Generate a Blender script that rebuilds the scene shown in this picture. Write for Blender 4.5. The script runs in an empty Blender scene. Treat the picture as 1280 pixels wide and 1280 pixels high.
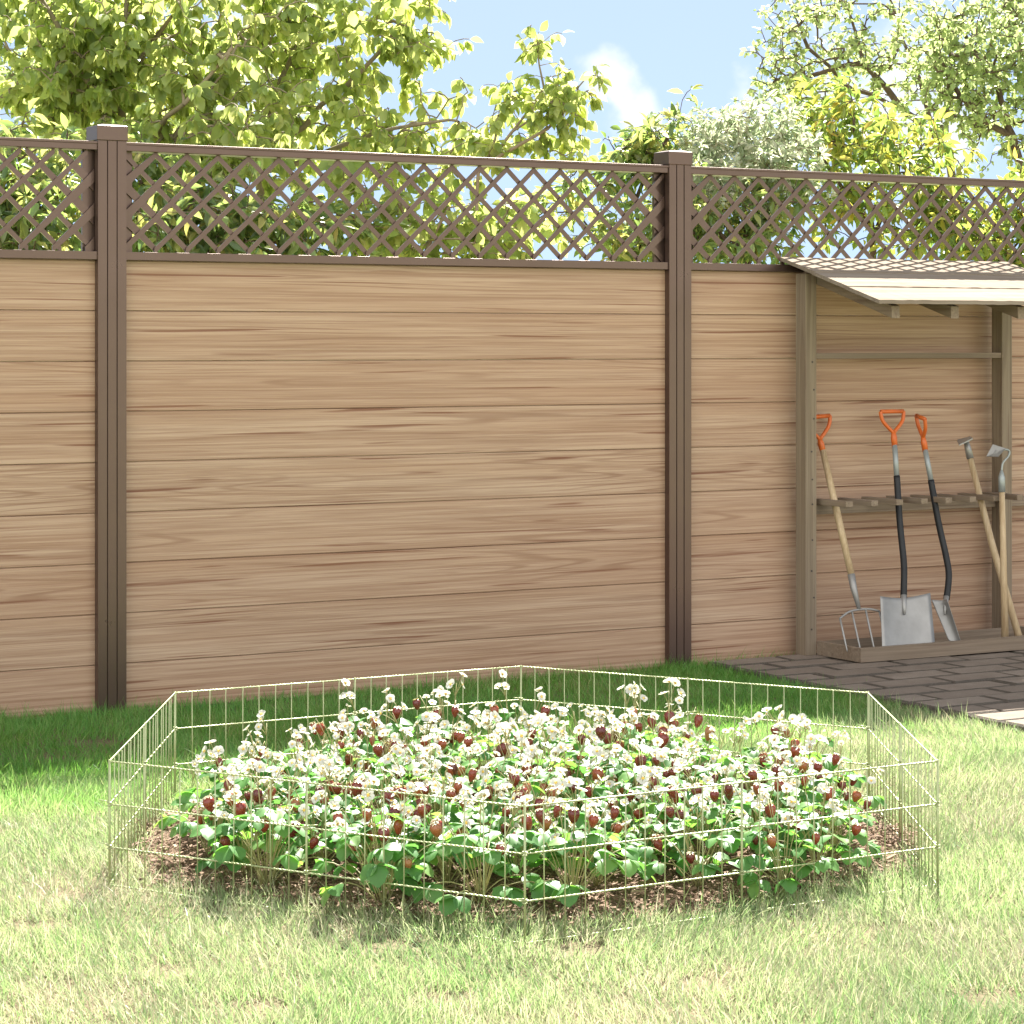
import bpy, math, random
import numpy as np
from mathutils import Vector, Matrix

R = math.radians
random.seed(7)
rng = np.random.default_rng(7)
sc = bpy.context.scene
C = sc.collection

# ------------------------------------------------------------------ camera
EYE, FPX = 1.37, 3064.0
HX, HY = 640.0, 428.0
cam = bpy.data.cameras.new('camera')
cam.sensor_width = 36
cam.lens = FPX / 1280 * 36
cam.shift_y = -(640 - HY) / 1280
cam.clip_start, cam.clip_end = 0.05, 2000
camo = bpy.data.objects.new('camera', cam)
camo.location = (0, 0, EYE)
camo.rotation_euler = (R(90), 0, 0)
C.objects.link(camo)
sc.camera = camo


def at_depth(px, py, z):
    return Vector(((px - HX) * z / FPX, z, EYE + (HY - py) * z / FPX))


# ------------------------------------------------------------------ fence frame: s along, d towards the garden, h up
F1 = Vector((-1.4724, 9.03))
F2 = Vector((0.7051, 10.263))
U = (F2 - F1).normalized()
N = Vector((U.y, -U.x))
YAW = math.atan2(U.y, U.x)
O2 = F2 - 0.055 * N
SPACING = (F2 - F1).length


def fw(s, d, h=0.0):
    p = O2 + U * s + N * d
    return Vector((p.x, p.y, h))


def at(px, py, d):
    """where a sight line meets the vertical plane d in front of the fence: (s, h)"""
    t = (px - HX) / FPX
    o = O2 + N * d
    # o + U s = z (t,1)
    # o.x + U.x s = t (o.y + U.y s)
    s = (t * o.y - o.x) / (U.x - t * U.y)
    z = o.y + U.y * s
    return s, EYE + (HY - py) * z / FPX


def atw(px, py, d):
    s, h = at(px, py, d)
    return fw(s, d, h)


# ------------------------------------------------------------------ node helpers
def new_mat(name):
    m = bpy.data.materials.new(name)
    m.use_nodes = True
    nt = m.node_tree
    for n in list(nt.nodes):
        nt.nodes.remove(n)
    out = nt.nodes.new('ShaderNodeOutputMaterial')
    return m, nt, out


def nd(nt, typ, **kw):
    n = nt.nodes.new('ShaderNode' + typ)
    for k, v in kw.items():
        if k in n.inputs:
            n.inputs[k].default_value = v
        else:
            setattr(n, k, v)
    return n


def ramp(nt, fac, stops, interp='LINEAR'):
    r = nt.nodes.new('ShaderNodeValToRGB')
    r.color_ramp.interpolation = interp
    el = r.color_ramp.elements
    while len(el) < len(stops):
        el.new(0.5)
    for e, (p, c) in zip(el, stops):
        e.position = p
        e.color = (c[0], c[1], c[2], 1) if len(c) == 3 else c
    nt.links.new(fac, r.inputs[0])
    return r.outputs[0]


def math_(nt, op, a, b=None, c=None):
    n = nt.nodes.new('ShaderNodeMath')
    n.operation = op
    for i, v in enumerate((a, b, c)):
        if v is None:
            continue
        if isinstance(v, (int, float)):
            n.inputs[i].default_value = v
        else:
            nt.links.new(v, n.inputs[i])
    return n.outputs[0]


def mixc(nt, fac, a, b, mode='MIX'):
    n = nt.nodes.new('ShaderNodeMix')
    n.data_type = 'RGBA'
    n.blend_type = mode
    for i, v in ((0, fac), (6, a), (7, b)):
        if isinstance(v, (int, float)):
            n.inputs[i].default_value = v
        elif isinstance(v, tuple):
            n.inputs[i].default_value = (v[0], v[1], v[2], 1)
        else:
            nt.links.new(v, n.inputs[i])
    return n.outputs[2]


def coords(nt, scale, loc=(0, 0, 0), src='Object'):
    tc = nt.nodes.new('ShaderNodeTexCoord')
    mp = nt.nodes.new('ShaderNodeMapping')
    mp.inputs['Scale'].default_value = scale
    mp.inputs['Location'].default_value = loc
    nt.links.new(tc.outputs[src], mp.inputs['Vector'])
    return mp.outputs[0]


def noise(nt, vec, scale=1.0, detail=4.0, rough=0.55, dist=0.0):
    n = nt.nodes.new('ShaderNodeTexNoise')
    n.inputs['Scale'].default_value = scale
    n.inputs['Detail'].default_value = detail
    n.inputs['Roughness'].default_value = rough
    n.inputs['Distortion'].default_value = dist
    if vec is not None:
        nt.links.new(vec, n.inputs['Vector'])
    return n.outputs[0]


def bump(nt, h, strength=0.3, dist=0.01):
    b = nt.nodes.new('ShaderNodeBump')
    b.inputs['Strength'].default_value = strength
    b.inputs['Distance'].default_value = dist
    nt.links.new(h, b.inputs['Height'])
    return b.outputs[0]


def principled(nt, out, col, rough=0.5, metal=0.0, normal=None, spec=0.5):
    p = nt.nodes.new('ShaderNodeBsdfPrincipled')
    for k, v in (('Base Color', col), ('Roughness', rough), ('Metallic', metal), ('Specular IOR Level', spec)):
        if isinstance(v, (int, float)):
            p.inputs[k].default_value = v
        elif isinstance(v, tuple):
            p.inputs[k].default_value = (v[0], v[1], v[2], 1)
        else:
            nt.links.new(v, p.inputs[k])
    if normal is not None:
        nt.links.new(normal, p.inputs['Normal'])
    nt.links.new(p.outputs[0], out.inputs['Surface'])
    return p


# ------------------------------------------------------------------ materials
def wood_mat(name, base, dark, pale, axis='x', board=None, knot=0.6, rough=0.6, fine=1.0, weather=0.0, spec=0.35):
    """long grained wood; axis = grain direction in object space; board = board height (own grain per board)"""
    m, nt, out = new_mat(name)
    tc = nt.nodes.new('ShaderNodeTexCoord')
    sp = nt.nodes.new('ShaderNodeSeparateXYZ')
    nt.links.new(tc.outputs['Object'], sp.inputs[0])
    ax = {'x': (0, 1, 2), 'y': (1, 0, 2), 'z': (2, 0, 1)}[axis]
    L, A, B = (sp.outputs[i] for i in ax)
    if board:
        idx = math_(nt, 'FLOOR', math_(nt, 'DIVIDE', math_(nt, 'SUBTRACT', sp.outputs[2], board[1]), board[0]))
        L = math_(nt, 'ADD', L, math_(nt, 'MULTIPLY', idx, 7.31))
    else:
        oi = nt.nodes.new('ShaderNodeObjectInfo')
        idx = math_(nt, 'MULTIPLY', oi.outputs['Random'], 17.0)
        L = math_(nt, 'ADD', L, idx)

    def comb(sl, sa, sb):
        c = nt.nodes.new('ShaderNodeCombineXYZ')
        nt.links.new(math_(nt, 'MULTIPLY', L, sl), c.inputs[0])
        nt.links.new(math_(nt, 'MULTIPLY', A, sa), c.inputs[1])
        nt.links.new(math_(nt, 'MULTIPLY', B, sb), c.inputs[2])
        return c.outputs[0]
    big = noise(nt, comb(0.22, 7, 7), 1.0, 2.0, 0.5, 0.12)             # slow shape of the rings
    rings = math_(nt, 'SINE', math_(nt, 'MULTIPLY', big, 120.0))
    ringm = ramp(nt, math_(nt, 'MULTIPLY_ADD', rings, 0.5, 0.5), [(0.72, (0, 0, 0)), (1.0, (1, 1, 1))])
    where = ramp(nt, noise(nt, comb(0.7, 4, 4), 1.3, 2), [(0.42, (0, 0, 0)), (0.66, (1, 1, 1))])
    wide = noise(nt, comb(0.4, 13, 13), 1.0, 3.0, 0.6)
    fibre = noise(nt, comb(1.1, 120 * fine, 120 * fine), 1.0, 4.0, 0.75)
    streak = noise(nt, comb(0.7, 48, 48), 1.0, 4.0, 0.65)
    c = mixc(nt, ramp(nt, wide, [(0.30, (0, 0, 0)), (0.66, (1, 1, 1))]), base, pale)
    c = mixc(nt, math_(nt, 'MULTIPLY', ringm, math_(nt, 'MULTIPLY', where, 0.62)), c, dark)
    c = mixc(nt, ramp(nt, streak, [(0.48, (0, 0, 0)), (0.76, (0.8, 0.8, 0.8))]), c, dark)
    c = mixc(nt, ramp(nt, fibre, [(0.34, (0.95, 0.95, 0.95)), (0.58, (0, 0, 0))]), c, mixc(nt, 0.55, base, dark))
    # long dark reddish flecks in the grain
    fl = noise(nt, comb(1.3, 52, 52), 1.0, 1.5, 0.5, 0.4)
    flm = ramp(nt, fl, [(0.635, (0, 0, 0)), (0.70, (knot, knot, knot))])
    c = mixc(nt, flm, c, (dark[0] * 0.8, dark[1] * 0.5, dark[2] * 0.4))
    if board:
        h = nt.nodes.new('ShaderNodeTexWhiteNoise')
        h.noise_dimensions = '1D'
        nt.links.new(idx, h.inputs['W'])
        c = mixc(nt, 0.30, c, ramp(nt, h.outputs[0], [(0, (0.50, 0.40, 0.36)), (0.5, (0.64, 0.56, 0.46)), (1, (0.60, 0.56, 0.40))]), 'MULTIPLY') if False else c
        c = mixc(nt, math_(nt, 'MULTIPLY', h.outputs[0], 0.22), c, (base[0] * 0.86, base[1] * 0.72, base[2] * 0.66))
    if weather:
        c = mixc(nt, math_(nt, 'MULTIPLY', noise(nt, comb(1.5, 9, 9), 1.0, 3), weather), c, (0.30, 0.28, 0.25))
    nrm = bump(nt, math_(nt, 'ADD', fibre, math_(nt, 'MULTIPLY', streak, -0.6)), 0.25, 0.004)
    principled(nt, out, c, rough, 0.0, nrm, spec)
    return m


def plain(name, col, rough=0.5, metal=0.0, var=0.15, vscale=14.0, spec=0.5, bmp=0.0, dark=0.6):
    m, nt, out = new_mat(name)
    v = coords(nt, (1, 1, 1))
    n1 = noise(nt, v, vscale, 5, 0.6)
    c = mixc(nt, ramp(nt, n1, [(0.35, (0, 0, 0)), (0.7, (var, var, var))]), col, tuple(x * dark for x in col))
    nrm = bump(nt, noise(nt, v, vscale * 9, 3), bmp, 0.003) if bmp else None
    rr = math_(nt, 'MULTIPLY_ADD', n1, 0.25, rough - 0.12)
    principled(nt, out, c, rr, metal, nrm, spec)
    return m


def leaf_mat(name, stops, trans=0.45, tstops=None, rough=0.45, spec=0.4, tint=1.0, noise_scale=0.9):
    """each leaf its own shade (random per island) plus slow patches; light passes through the blade"""
    m, nt, out = new_mat(name)
    g = nt.nodes.new('ShaderNodeNewGeometry')
    pn = noise(nt, coords(nt, (1, 1, 1)), noise_scale, 2)
    f = math_(nt, 'ADD', math_(nt, 'MULTIPLY', g.outputs['Random Per Island'], 0.8), math_(nt, 'MULTIPLY', math_(nt, 'SUBTRACT', pn, 0.4), 0.8))
    col = ramp(nt, f, stops)
    tcol = ramp(nt, f, tstops or [(p, tuple(min(1, x * y) for x, y in zip(c, (1.35, 1.3, 0.7)))) for p, c in stops])
    p = nt.nodes.new('ShaderNodeBsdfPrincipled')
    nt.links.new(col, p.inputs['Base Color'])
    p.inputs['Roughness'].default_value = rough
    p.inputs['Specular IOR Level'].default_value = spec
    t = nt.nodes.new('ShaderNodeBsdfTranslucent')
    nt.links.new(tcol, t.inputs[0])
    mx = nt.nodes.new('ShaderNodeMixShader')
    mx.inputs[0].default_value = trans
    nt.links.new(p.outputs[0], mx.inputs[1])
    nt.links.new(t.outputs[0], mx.inputs[2])
    nt.links.new(mx.outputs[0], out.inputs['Surface'])
    return m


BOARD, BOARD0 = 0.1868, -0.006
M = {}
M['infill'] = wood_mat('infill_wood', (0.40, 0.266, 0.178), (0.165, 0.078, 0.042), (0.462, 0.336, 0.242), 'x', (BOARD, BOARD0), 0.8, 0.5)
M['composite'] = plain('brown_composite', (0.120, 0.080, 0.067), 0.31, 0.7, 0.2, 4, 0.5, 0.03, 0.85)
M['groove'] = plain('groove_shadow_gap', (0.05, 0.038, 0.03), 0.7, 0, 0.1)
M['shed_x'] = wood_mat('shelter_wood_lengthways', (0.20, 0.147, 0.097), (0.10, 0.066, 0.04), (0.24, 0.18, 0.125), 'x', None, 0.5, 0.7, 0.6, 0.25)
M['shed_y'] = wood_mat('shelter_wood_outwards', (0.20, 0.147, 0.097), (0.10, 0.066, 0.04), (0.24, 0.18, 0.125), 'y', None, 0.5, 0.7, 0.6, 0.25)
M['shed_z'] = wood_mat('shelter_wood_upright', (0.195, 0.147, 0.095), (0.10, 0.066, 0.04), (0.23, 0.178, 0.12), 'z', None, 0.5, 0.7, 0.6, 0.25)
M['roof'] = wood_mat('roof_board_wood', (0.215, 0.175, 0.138), (0.13, 0.095, 0.068), (0.25, 0.21, 0.17), 'x', None, 0.2, 0.95, 0.5, 0.15, 0.04)
M['screw'] = plain('screw_head', (0.06, 0.05, 0.045), 0.5, 0.4)
M['orange'] = plain('orange_plastic', (0.56, 0.12, 0.018), 0.4, 0, 0.1)
M['ash'] = wood_mat('tool_handle_wood', (0.45, 0.34, 0.20), (0.30, 0.20, 0.11), (0.52, 0.41, 0.27), 'z', None, 0.2, 0.45, 1.0)
M['steel'] = plain('tool_steel', (0.30, 0.295, 0.285), 0.45, 0.45, 0.6, 9, 0.5, 0.04, 0.65)
M['tube'] = plain('grey_tube', (0.30, 0.33, 0.33), 0.4, 0.3, 0.2)
M['black'] = plain('black_tube', (0.014, 0.015, 0.017), 0.45, 0, 0.2, 14, 0.3)
M['wire'] = plain('galvanised_wire', (0.37, 0.41, 0.22), 0.38, 0.45, 0.3, 30, 0.6)
M['petal'] = leaf_mat('white_petal', [(0.0, (0.54, 0.535, 0.47)), (1.0, (0.69, 0.69, 0.65))], 0.3, [(0, (0.52, 0.51, 0.42)), (1, (0.66, 0.65, 0.57))])
M['pollen'] = plain('yellow_flower_centre', (0.75, 0.50, 0.10), 0.7, 0, 0.3, 200)
M['sepal'] = leaf_mat('sepal_green', [(0, (0.30, 0.30, 0.16)), (1, (0.46, 0.40, 0.30))], 0.3)
M['plant_leaf'] = leaf_mat('strawberry_leaf', [(0.0, (0.06, 0.17, 0.045)), (0.5, (0.10, 0.235, 0.065)), (0.9, (0.19, 0.32, 0.10))], 0.45,
                           [(0.0, (0.10, 0.34, 0.06)), (0.6, (0.22, 0.48, 0.06)), (1, (0.40, 0.58, 0.10))], 0.42, 0.45, 1, 3.0)
M['plant_stem'] = plain('flower_stalk', (0.30, 0.28, 0.12), 0.6, 0, 0.5, 20)
def grass_mat():
    m, nt, out = new_mat('grass_blades')
    g = nt.nodes.new('ShaderNodeNewGeometry')
    v = coords(nt, (1, 1, 1))
    pn = noise(nt, v, 1.6, 3)
    f = math_(nt, 'ADD', math_(nt, 'MULTIPLY', g.outputs['Random Per Island'], 0.85), math_(nt, 'MULTIPLY', math_(nt, 'SUBTRACT', pn, 0.42), 0.9))
    # lusher, greener grass in the strip along the fence, straw coloured further out
    sp = nt.nodes.new('ShaderNodeSeparateXYZ')
    nt.links.new(v, sp.inputs[0])
    dd = math_(nt, 'ADD', math_(nt, 'MULTIPLY', math_(nt, 'SUBTRACT', sp.outputs[0], O2.x), N.x), math_(nt, 'MULTIPLY', math_(nt, 'SUBTRACT', sp.outputs[1], O2.y), N.y))
    lush = ramp(nt, math_(nt, 'ADD', math_(nt, 'MULTIPLY', dd, 0.4), math_(nt, 'MULTIPLY', math_(nt, 'SUBTRACT', noise(nt, v, 3.0, 3), 0.5), 0.5)), [(0.50, (1, 1, 1)), (0.86, (0, 0, 0))])
    dry = ramp(nt, f, [(0.0, (0.125, 0.255, 0.085)), (0.35, (0.24, 0.335, 0.155)), (0.68, (0.36, 0.39, 0.235)), (0.9, (0.45, 0.41, 0.30)), (1, (0.52, 0.43, 0.335))])
    dryt = ramp(nt, f, [(0.0, (0.19, 0.35, 0.095)), (0.35, (0.32, 0.43, 0.17)), (0.68, (0.43, 0.46, 0.26)), (0.9, (0.49, 0.45, 0.32)), (1, (0.52, 0.43, 0.33))])
    grn = ramp(nt, f, [(0.0, (0.055, 0.19, 0.035)), (0.5, (0.12, 0.30, 0.06)), (0.85, (0.22, 0.36, 0.10)), (1, (0.38, 0.36, 0.18))])
    grnt = ramp(nt, f, [(0.0, (0.12, 0.36, 0.04)), (0.5, (0.22, 0.47, 0.07)), (0.85, (0.34, 0.50, 0.12)), (1, (0.45, 0.42, 0.2))])
    p = nt.nodes.new('ShaderNodeBsdfPrincipled')
    nt.links.new(mixc(nt, lush, dry, grn), p.inputs['Base Color'])
    p.inputs['Roughness'].default_value = 0.45
    p.inputs['Specular IOR Level'].default_value = 0.35
    t = nt.nodes.new('ShaderNodeBsdfTranslucent')
    nt.links.new(mixc(nt, lush, dryt, grnt), t.inputs[0])
    mx = nt.nodes.new('ShaderNodeMixShader')
    mx.inputs[0].default_value = 0.42
    nt.links.new(p.outputs[0], mx.inputs[1])
    nt.links.new(t.outputs[0], mx.inputs[2])
    nt.links.new(mx.outputs[0], out.inputs['Surface'])
    return m


M['grass'] = grass_mat()


def berry_mat():
    m, nt, out = new_mat('dark_red_berry')
    oi = nt.nodes.new('ShaderNodeObjectInfo')
    c = ramp(nt, oi.outputs['Random'], [(0, (0.09, 0.010, 0.010)), (0.5, (0.16, 0.019, 0.013)), (0.8, (0.23, 0.036, 0.016)), (0.93, (0.25, 0.065, 0.022)), (1, (0.27, 0.12, 0.042))])
    v = nt.nodes.new('ShaderNodeTexVoronoi')
    v.inputs['Scale'].default_value = 190
    tc = nt.nodes.new('ShaderNodeTexCoord')
    nt.links.new(tc.outputs['Object'], v.inputs['Vector'])
    d = ramp(nt, v.outputs['Distance'], [(0.0, (1, 1, 1)), (0.35, (0, 0, 0))])
    c2 = mixc(nt, math_(nt, 'MULTIPLY', d, 0.5), c, (0.45, 0.25, 0.06))
    principled(nt, out, c2, 0.22, 0, bump(nt, v.outputs['Distance'], 0.5, 0.002), 0.6)
    return m


M['berry'] = berry_mat()


def soil_mat(name, a, b, c3, scale=1.0):
    m, nt, out = new_mat(name)
    v = coords(nt, (1, 1, 1))
    n1 = noise(nt, v, 6 * scale, 6, 0.65)
    n2 = noise(nt, v, 55 * scale, 5, 0.7)
    c = mixc(nt, ramp(nt, n1, [(0.35, (0, 0, 0)), (0.65, (1, 1, 1))]), a, b)
    c = mixc(nt, ramp(nt, n2, [(0.45, (0, 0, 0)), (0.72, (0.9, 0.9, 0.9))]), c, c3)
    principled(nt, out, c, 0.9, 0, bump(nt, math_(nt, 'ADD', n2, n1), 0.9, 0.02), 0.2)
    return m


M['soil'] = soil_mat('bed_soil', (0.13, 0.08, 0.052), (0.18, 0.115, 0.077), (0.24, 0.16, 0.105))


def ground_mat():
    m, nt, out = new_mat('lawn_soil')
    v = coords(nt, (1, 1, 1))
    n1 = noise(nt, v, 6, 6, 0.65)
    n2 = noise(nt, v, 55, 5, 0.7)
    soil_ = mixc(nt, ramp(nt, n1, [(0.35, (0, 0, 0)), (0.65, (1, 1, 1))]), (0.15, 0.125, 0.07), (0.20, 0.165, 0.095))
    soil_ = mixc(nt, ramp(nt, n2, [(0.45, (0, 0, 0)), (0.72, (0.9, 0.9, 0.9))]), soil_, (0.11, 0.075, 0.048))
    turf = mixc(nt, n1, (0.22, 0.28, 0.11), (0.33, 0.33, 0.17))
    sp = nt.nodes.new('ShaderNodeSeparateXYZ')
    nt.links.new(v, sp.inputs[0])
    near = math_(nt, 'MULTIPLY', math_(nt, 'LESS_THAN', math_(nt, 'ABSOLUTE', math_(nt, 'SUBTRACT', sp.outputs[1], 8.0)), 4.2), math_(nt, 'LESS_THAN', math_(nt, 'ABSOLUTE', sp.outputs[0]), 3.4))
    principled(nt, out, mixc(nt, near, turf, soil_), 0.9, 0, bump(nt, math_(nt, 'ADD', n2, n1), 0.9, 0.02), 0.2)
    return m


M['ground'] = ground_mat()
M['chips'] = leaf_mat('bark_chips', [(0, (0.11, 0.066, 0.044)), (0.5, (0.185, 0.118, 0.08)), (0.85, (0.26, 0.175, 0.12)), (1, (0.36, 0.26, 0.18))], 0.0, None, 0.8, 0.2, 1, 4)


def paver_mat():
    m, nt, out = new_mat('concrete_pavers')
    g = nt.nodes.new('ShaderNodeNewGeometry')
    v = coords(nt, (1, 1, 1))
    n1 = noise(nt, v, 9, 6, 0.7)
    n2 = noise(nt, v, 160, 4, 0.7)
    c = ramp(nt, g.outputs['Random Per Island'], [(0, (0.19, 0.157, 0.127)), (0.5, (0.25, 0.208, 0.17)), (1, (0.295, 0.25, 0.207))])
    c = mixc(nt, ramp(nt, n1, [(0.35, (0.7, 0.7, 0.7)), (0.65, (0, 0, 0))]), c, (0.16, 0.13, 0.105))
    c = mixc(nt, ramp(nt, n2, [(0.4, (0.5, 0.5, 0.5)), (0.7, (0, 0, 0))]), c, (0.13, 0.105, 0.088))
    principled(nt, out, c, 0.95, 0, bump(nt, n2, 0.5, 0.004), 0.04)
    return m


M['paver'] = paver_mat()
M['joint'] = soil_mat('paver_joint_sand', (0.105, 0.088, 0.073), (0.13, 0.11, 0.09), (0.16, 0.135, 0.11), 3)
M['bark'] = plain('tree_bark', (0.13, 0.095, 0.07), 0.85, 0, 0.7, 25, 0.2, 0.6, 0.5)
M['bark_green'] = plain('young_bark', (0.24, 0.20, 0.13), 0.75, 0, 0.6, 25, 0.2, 0.4, 0.6)
# tree leaves
M['leaf_lime'] = leaf_mat('lime_leaf', [(0, (0.12, 0.20, 0.05)), (0.5, (0.20, 0.285, 0.08)), (0.85, (0.29, 0.36, 0.12)), (0.985, (0.34, 0.39, 0.14)), (1, (0.62, 0.48, 0.05))], 0.58,
                          [(0, (0.38, 0.48, 0.11)), (0.6, (0.57, 0.63, 0.19)), (1, (0.72, 0.70, 0.28))], 0.36, 0.6)
M['leaf_fine'] = leaf_mat('small_pale_leaf', [(0, (0.13, 0.20, 0.08)), (0.6, (0.21, 0.275, 0.12)), (1, (0.29, 0.34, 0.18))], 0.52,
                          [(0, (0.38, 0.50, 0.16)), (1, (0.62, 0.66, 0.32))], 0.38, 0.55)
M['leaf_yellow'] = leaf_mat('yellow_green_leaf', [(0, (0.06, 0.13, 0.03)), (0.5, (0.16, 0.24, 0.05)), (0.82, (0.33, 0.34, 0.06)), (0.95, (0.48, 0.34, 0.05)), (1, (0.5, 0.2, 0.05))], 0.5,
                            [(0, (0.18, 0.32, 0.06)), (0.5, (0.36, 0.45, 0.08)), (0.85, (0.6, 0.55, 0.10)), (1, (0.62, 0.32, 0.08))], 0.35, 0.6)
M['leaf_silver'] = leaf_mat('silvery_leaf', [(0, (0.18, 0.26, 0.15)), (0.4, (0.32, 0.39, 0.25)), (0.75, (0.55, 0.57, 0.44)), (1, (0.72, 0.70, 0.60))], 0.48,
                            [(0, (0.28, 0.40, 0.19)), (0.5, (0.48, 0.54, 0.33)), (1, (0.7, 0.68, 0.54))], 0.4, 0.45)
M['leaf_dark'] = leaf_mat('dark_mixed_leaf', [(0, (0.06, 0.11, 0.04)), (0.45, (0.12, 0.19, 0.065)), (0.75, (0.22, 0.28, 0.09)), (0.93, (0.38, 0.33, 0.10)), (1, (0.34, 0.18, 0.11))], 0.5,
                          [(0, (0.16, 0.29, 0.06)), (0.5, (0.36, 0.47, 0.12)), (0.9, (0.6, 0.56, 0.16)), (1, (0.5, 0.30, 0.12))], 0.3, 0.7)


# ------------------------------------------------------------------ mesh helpers
class MB:
    def __init__(self):
        self.v, self.f, self.mi = [], [], []

    def add(self, vs, fs, mi=0):
        o = len(self.v)
        self.v += [tuple(p) for p in vs]
        self.f += [tuple(i + o for i in f) for f in fs]
        self.mi += [mi] * len(fs)

    def box(self, a, b, mi=0):
        (x0, y0, z0), (x1, y1, z1) = a, b
        self.add([(x0, y0, z0), (x1, y0, z0), (x1, y1, z0), (x0, y1, z0), (x0, y0, z1), (x1, y0, z1), (x1, y1, z1), (x0, y1, z1)],
                 [(0, 3, 2, 1), (4, 5, 6, 7), (0, 1, 5, 4), (1, 2, 6, 5), (2, 3, 7, 6), (3, 0, 4, 7)], mi)

    def prism(self, poly, y0, y1, mi=0):
        """outline in x,z pushed along y"""
        n = len(poly)
        vs = [(p[0], y0, p[1]) for p in poly] + [(p[0], y1, p[1]) for p in poly]
        fs = [tuple(range(n)), tuple(range(2 * n - 1, n - 1, -1))] + [(i, i + n, (i + 1) % n + n, (i + 1) % n) for i in range(n)]
        self.add(vs, fs, mi)

    def beam(self, a, b, w, t, up=Vector((0, 0, 1)), mi=0):
        a, b = Vector(a), Vector(b)
        x = (b - a).normalized()
        y = up.cross(x).normalized() * w / 2
        z = x.cross(y).normalized() * t / 2
        vs = [a - y - z, a + y - z, a + y + z, a - y + z, b - y - z, b + y - z, b + y + z, b - y + z]
        self.add(vs, [(0, 1, 2, 3), (7, 6, 5, 4), (0, 4, 5, 1), (1, 5, 6, 2), (2, 6, 7, 3), (3, 7, 4, 0)], mi)

    def tube(self, pts, r, n=8, mi=0, caps=True):
        pts = [Vector(p) for p in pts]
        rs = r if isinstance(r, (list, tuple)) else [r] * len(pts)
        t0 = (pts[1] - pts[0]).normalized()
        ref = Vector((0, 0, 1)) if abs(t0.z) < 0.9 else Vector((1, 0, 0))
        y = t0.cross(ref).normalized()
        vs = []
        for i, p in enumerate(pts):
            t = (pts[min(i + 1, len(pts) - 1)] - pts[max(i - 1, 0)]).normalized()
            y = (y - t * y.dot(t)).normalized()
            z = t.cross(y)
            for k in range(n):
                a = 2 * math.pi * k / n
                vs.append(p + (y * math.cos(a) + z * math.sin(a)) * rs[i])
        fs = []
        for i in range(len(pts) - 1):
            for k in range(n):
                a, b = i * n + k, i * n + (k + 1) % n
                fs.append((a, b, b + n, a + n))
        if caps:
            fs.append(tuple(range(n - 1, -1, -1)))
            fs.append(tuple(range((len(pts) - 1) * n, len(pts) * n)))
        self.add(vs, fs, mi)

    def mesh(self, name, mats, smooth=False):
        me = bpy.data.meshes.new(name)
        me.from_pydata(self.v, [], self.f)
        for m in (mats if isinstance(mats, (list, tuple)) else [mats]):
            me.materials.append(m)
        me.polygons.foreach_set('material_index', self.mi)
        if smooth:
            me.polygons.foreach_set('use_smooth', [True] * len(self.f))
        me.update()
        return me

    def build(self, name, mats, parent=None, smooth=False, bevel=0.0, seg=2):
        o = link(name, self.mesh(name, mats, smooth), parent)
        if bevel:
            b = o.modifiers.new('bevel', 'BEVEL')
            b.width, b.segments, b.limit_method, b.angle_limit = bevel, seg, 'ANGLE', R(40)
            b.harden_normals = False
        return o


def link(name, me, parent=None):
    o = bpy.data.objects.new(name, me)
    C.objects.link(o)
    if parent is not None:
        o.parent = parent
    return o


def arrays_mesh(name, verts, faces_list, mats, smooth=True):
    """verts (n,3); faces_list: arrays of equal sided faces"""
    me = bpy.data.meshes.new(name)
    me.vertices.add(len(verts))
    me.vertices.foreach_set('co', np.ascontiguousarray(verts, dtype=np.float32).ravel())
    idx = np.concatenate([f.ravel() for f in faces_list]).astype(np.int32)
    tot = np.concatenate([np.full(len(f), f.shape[1], dtype=np.int32) for f in faces_list])
    start = np.concatenate([[0], np.cumsum(tot)[:-1]]).astype(np.int32)
    me.loops.add(len(idx))
    me.loops.foreach_set('vertex_index', idx)
    me.polygons.add(len(tot))
    me.polygons.foreach_set('loop_start', start)
    me.polygons.foreach_set('use_smooth', np.full(len(tot), smooth, dtype=bool))
    for m in (mats if isinstance(mats, (list, tuple)) else [mats]):
        me.materials.append(m)
    me.update(calc_edges=True)
    return me


def tag(o, label=None, cat=None, group=None, kind=None):
    if label:
        o['label'] = label
    if cat:
        o['category'] = cat
    if group:
        o['group'] = group
    if kind:
        o['kind'] = kind
    return o


def thing(name, label, cat, loc=(0, 0, 0), rz=0.0, group=None):
    o = bpy.data.objects.new(name, None)
    o.empty_display_size = 0.1
    C.objects.link(o)
    o.location = loc
    o.rotation_euler = (0, 0, rz)
    return tag(o, label, cat, group)


def scatter(template, tfaces, P, A, Nn, S, W=None, warp=None):
    """place a leaf template (x across, y along, z normal) at P with axis A, normal Nn, size S"""
    A = A / np.linalg.norm(A, axis=1, keepdims=True)
    Nn = Nn - A * np.sum(A * Nn, axis=1, keepdims=True)
    Nn = Nn / (np.linalg.norm(Nn, axis=1, keepdims=True) + 1e-9)
    X = np.cross(A, Nn)
    W = S if W is None else W
    t = template[None]
    v = P[:, None] + t[:, :, 0:1] * X[:, None] * W[:, None, None] + t[:, :, 1:2] * A[:, None] * S[:, None, None] + t[:, :, 2:3] * Nn[:, None] * S[:, None, None]
    n, k = len(P), len(template)
    off = (np.arange(n) * k)[:, None, None]
    return v.reshape(-1, 3), [(f[None] + off).reshape(-1, f.shape[1]) for f in tfaces]


# ------------------------------------------------------------------ ground, bed, paving, lawn
BC = np.array([0.029, 6.745])       # centre of the bed
BR = 1.1987                         # corner radius of the wire hexagon


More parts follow.
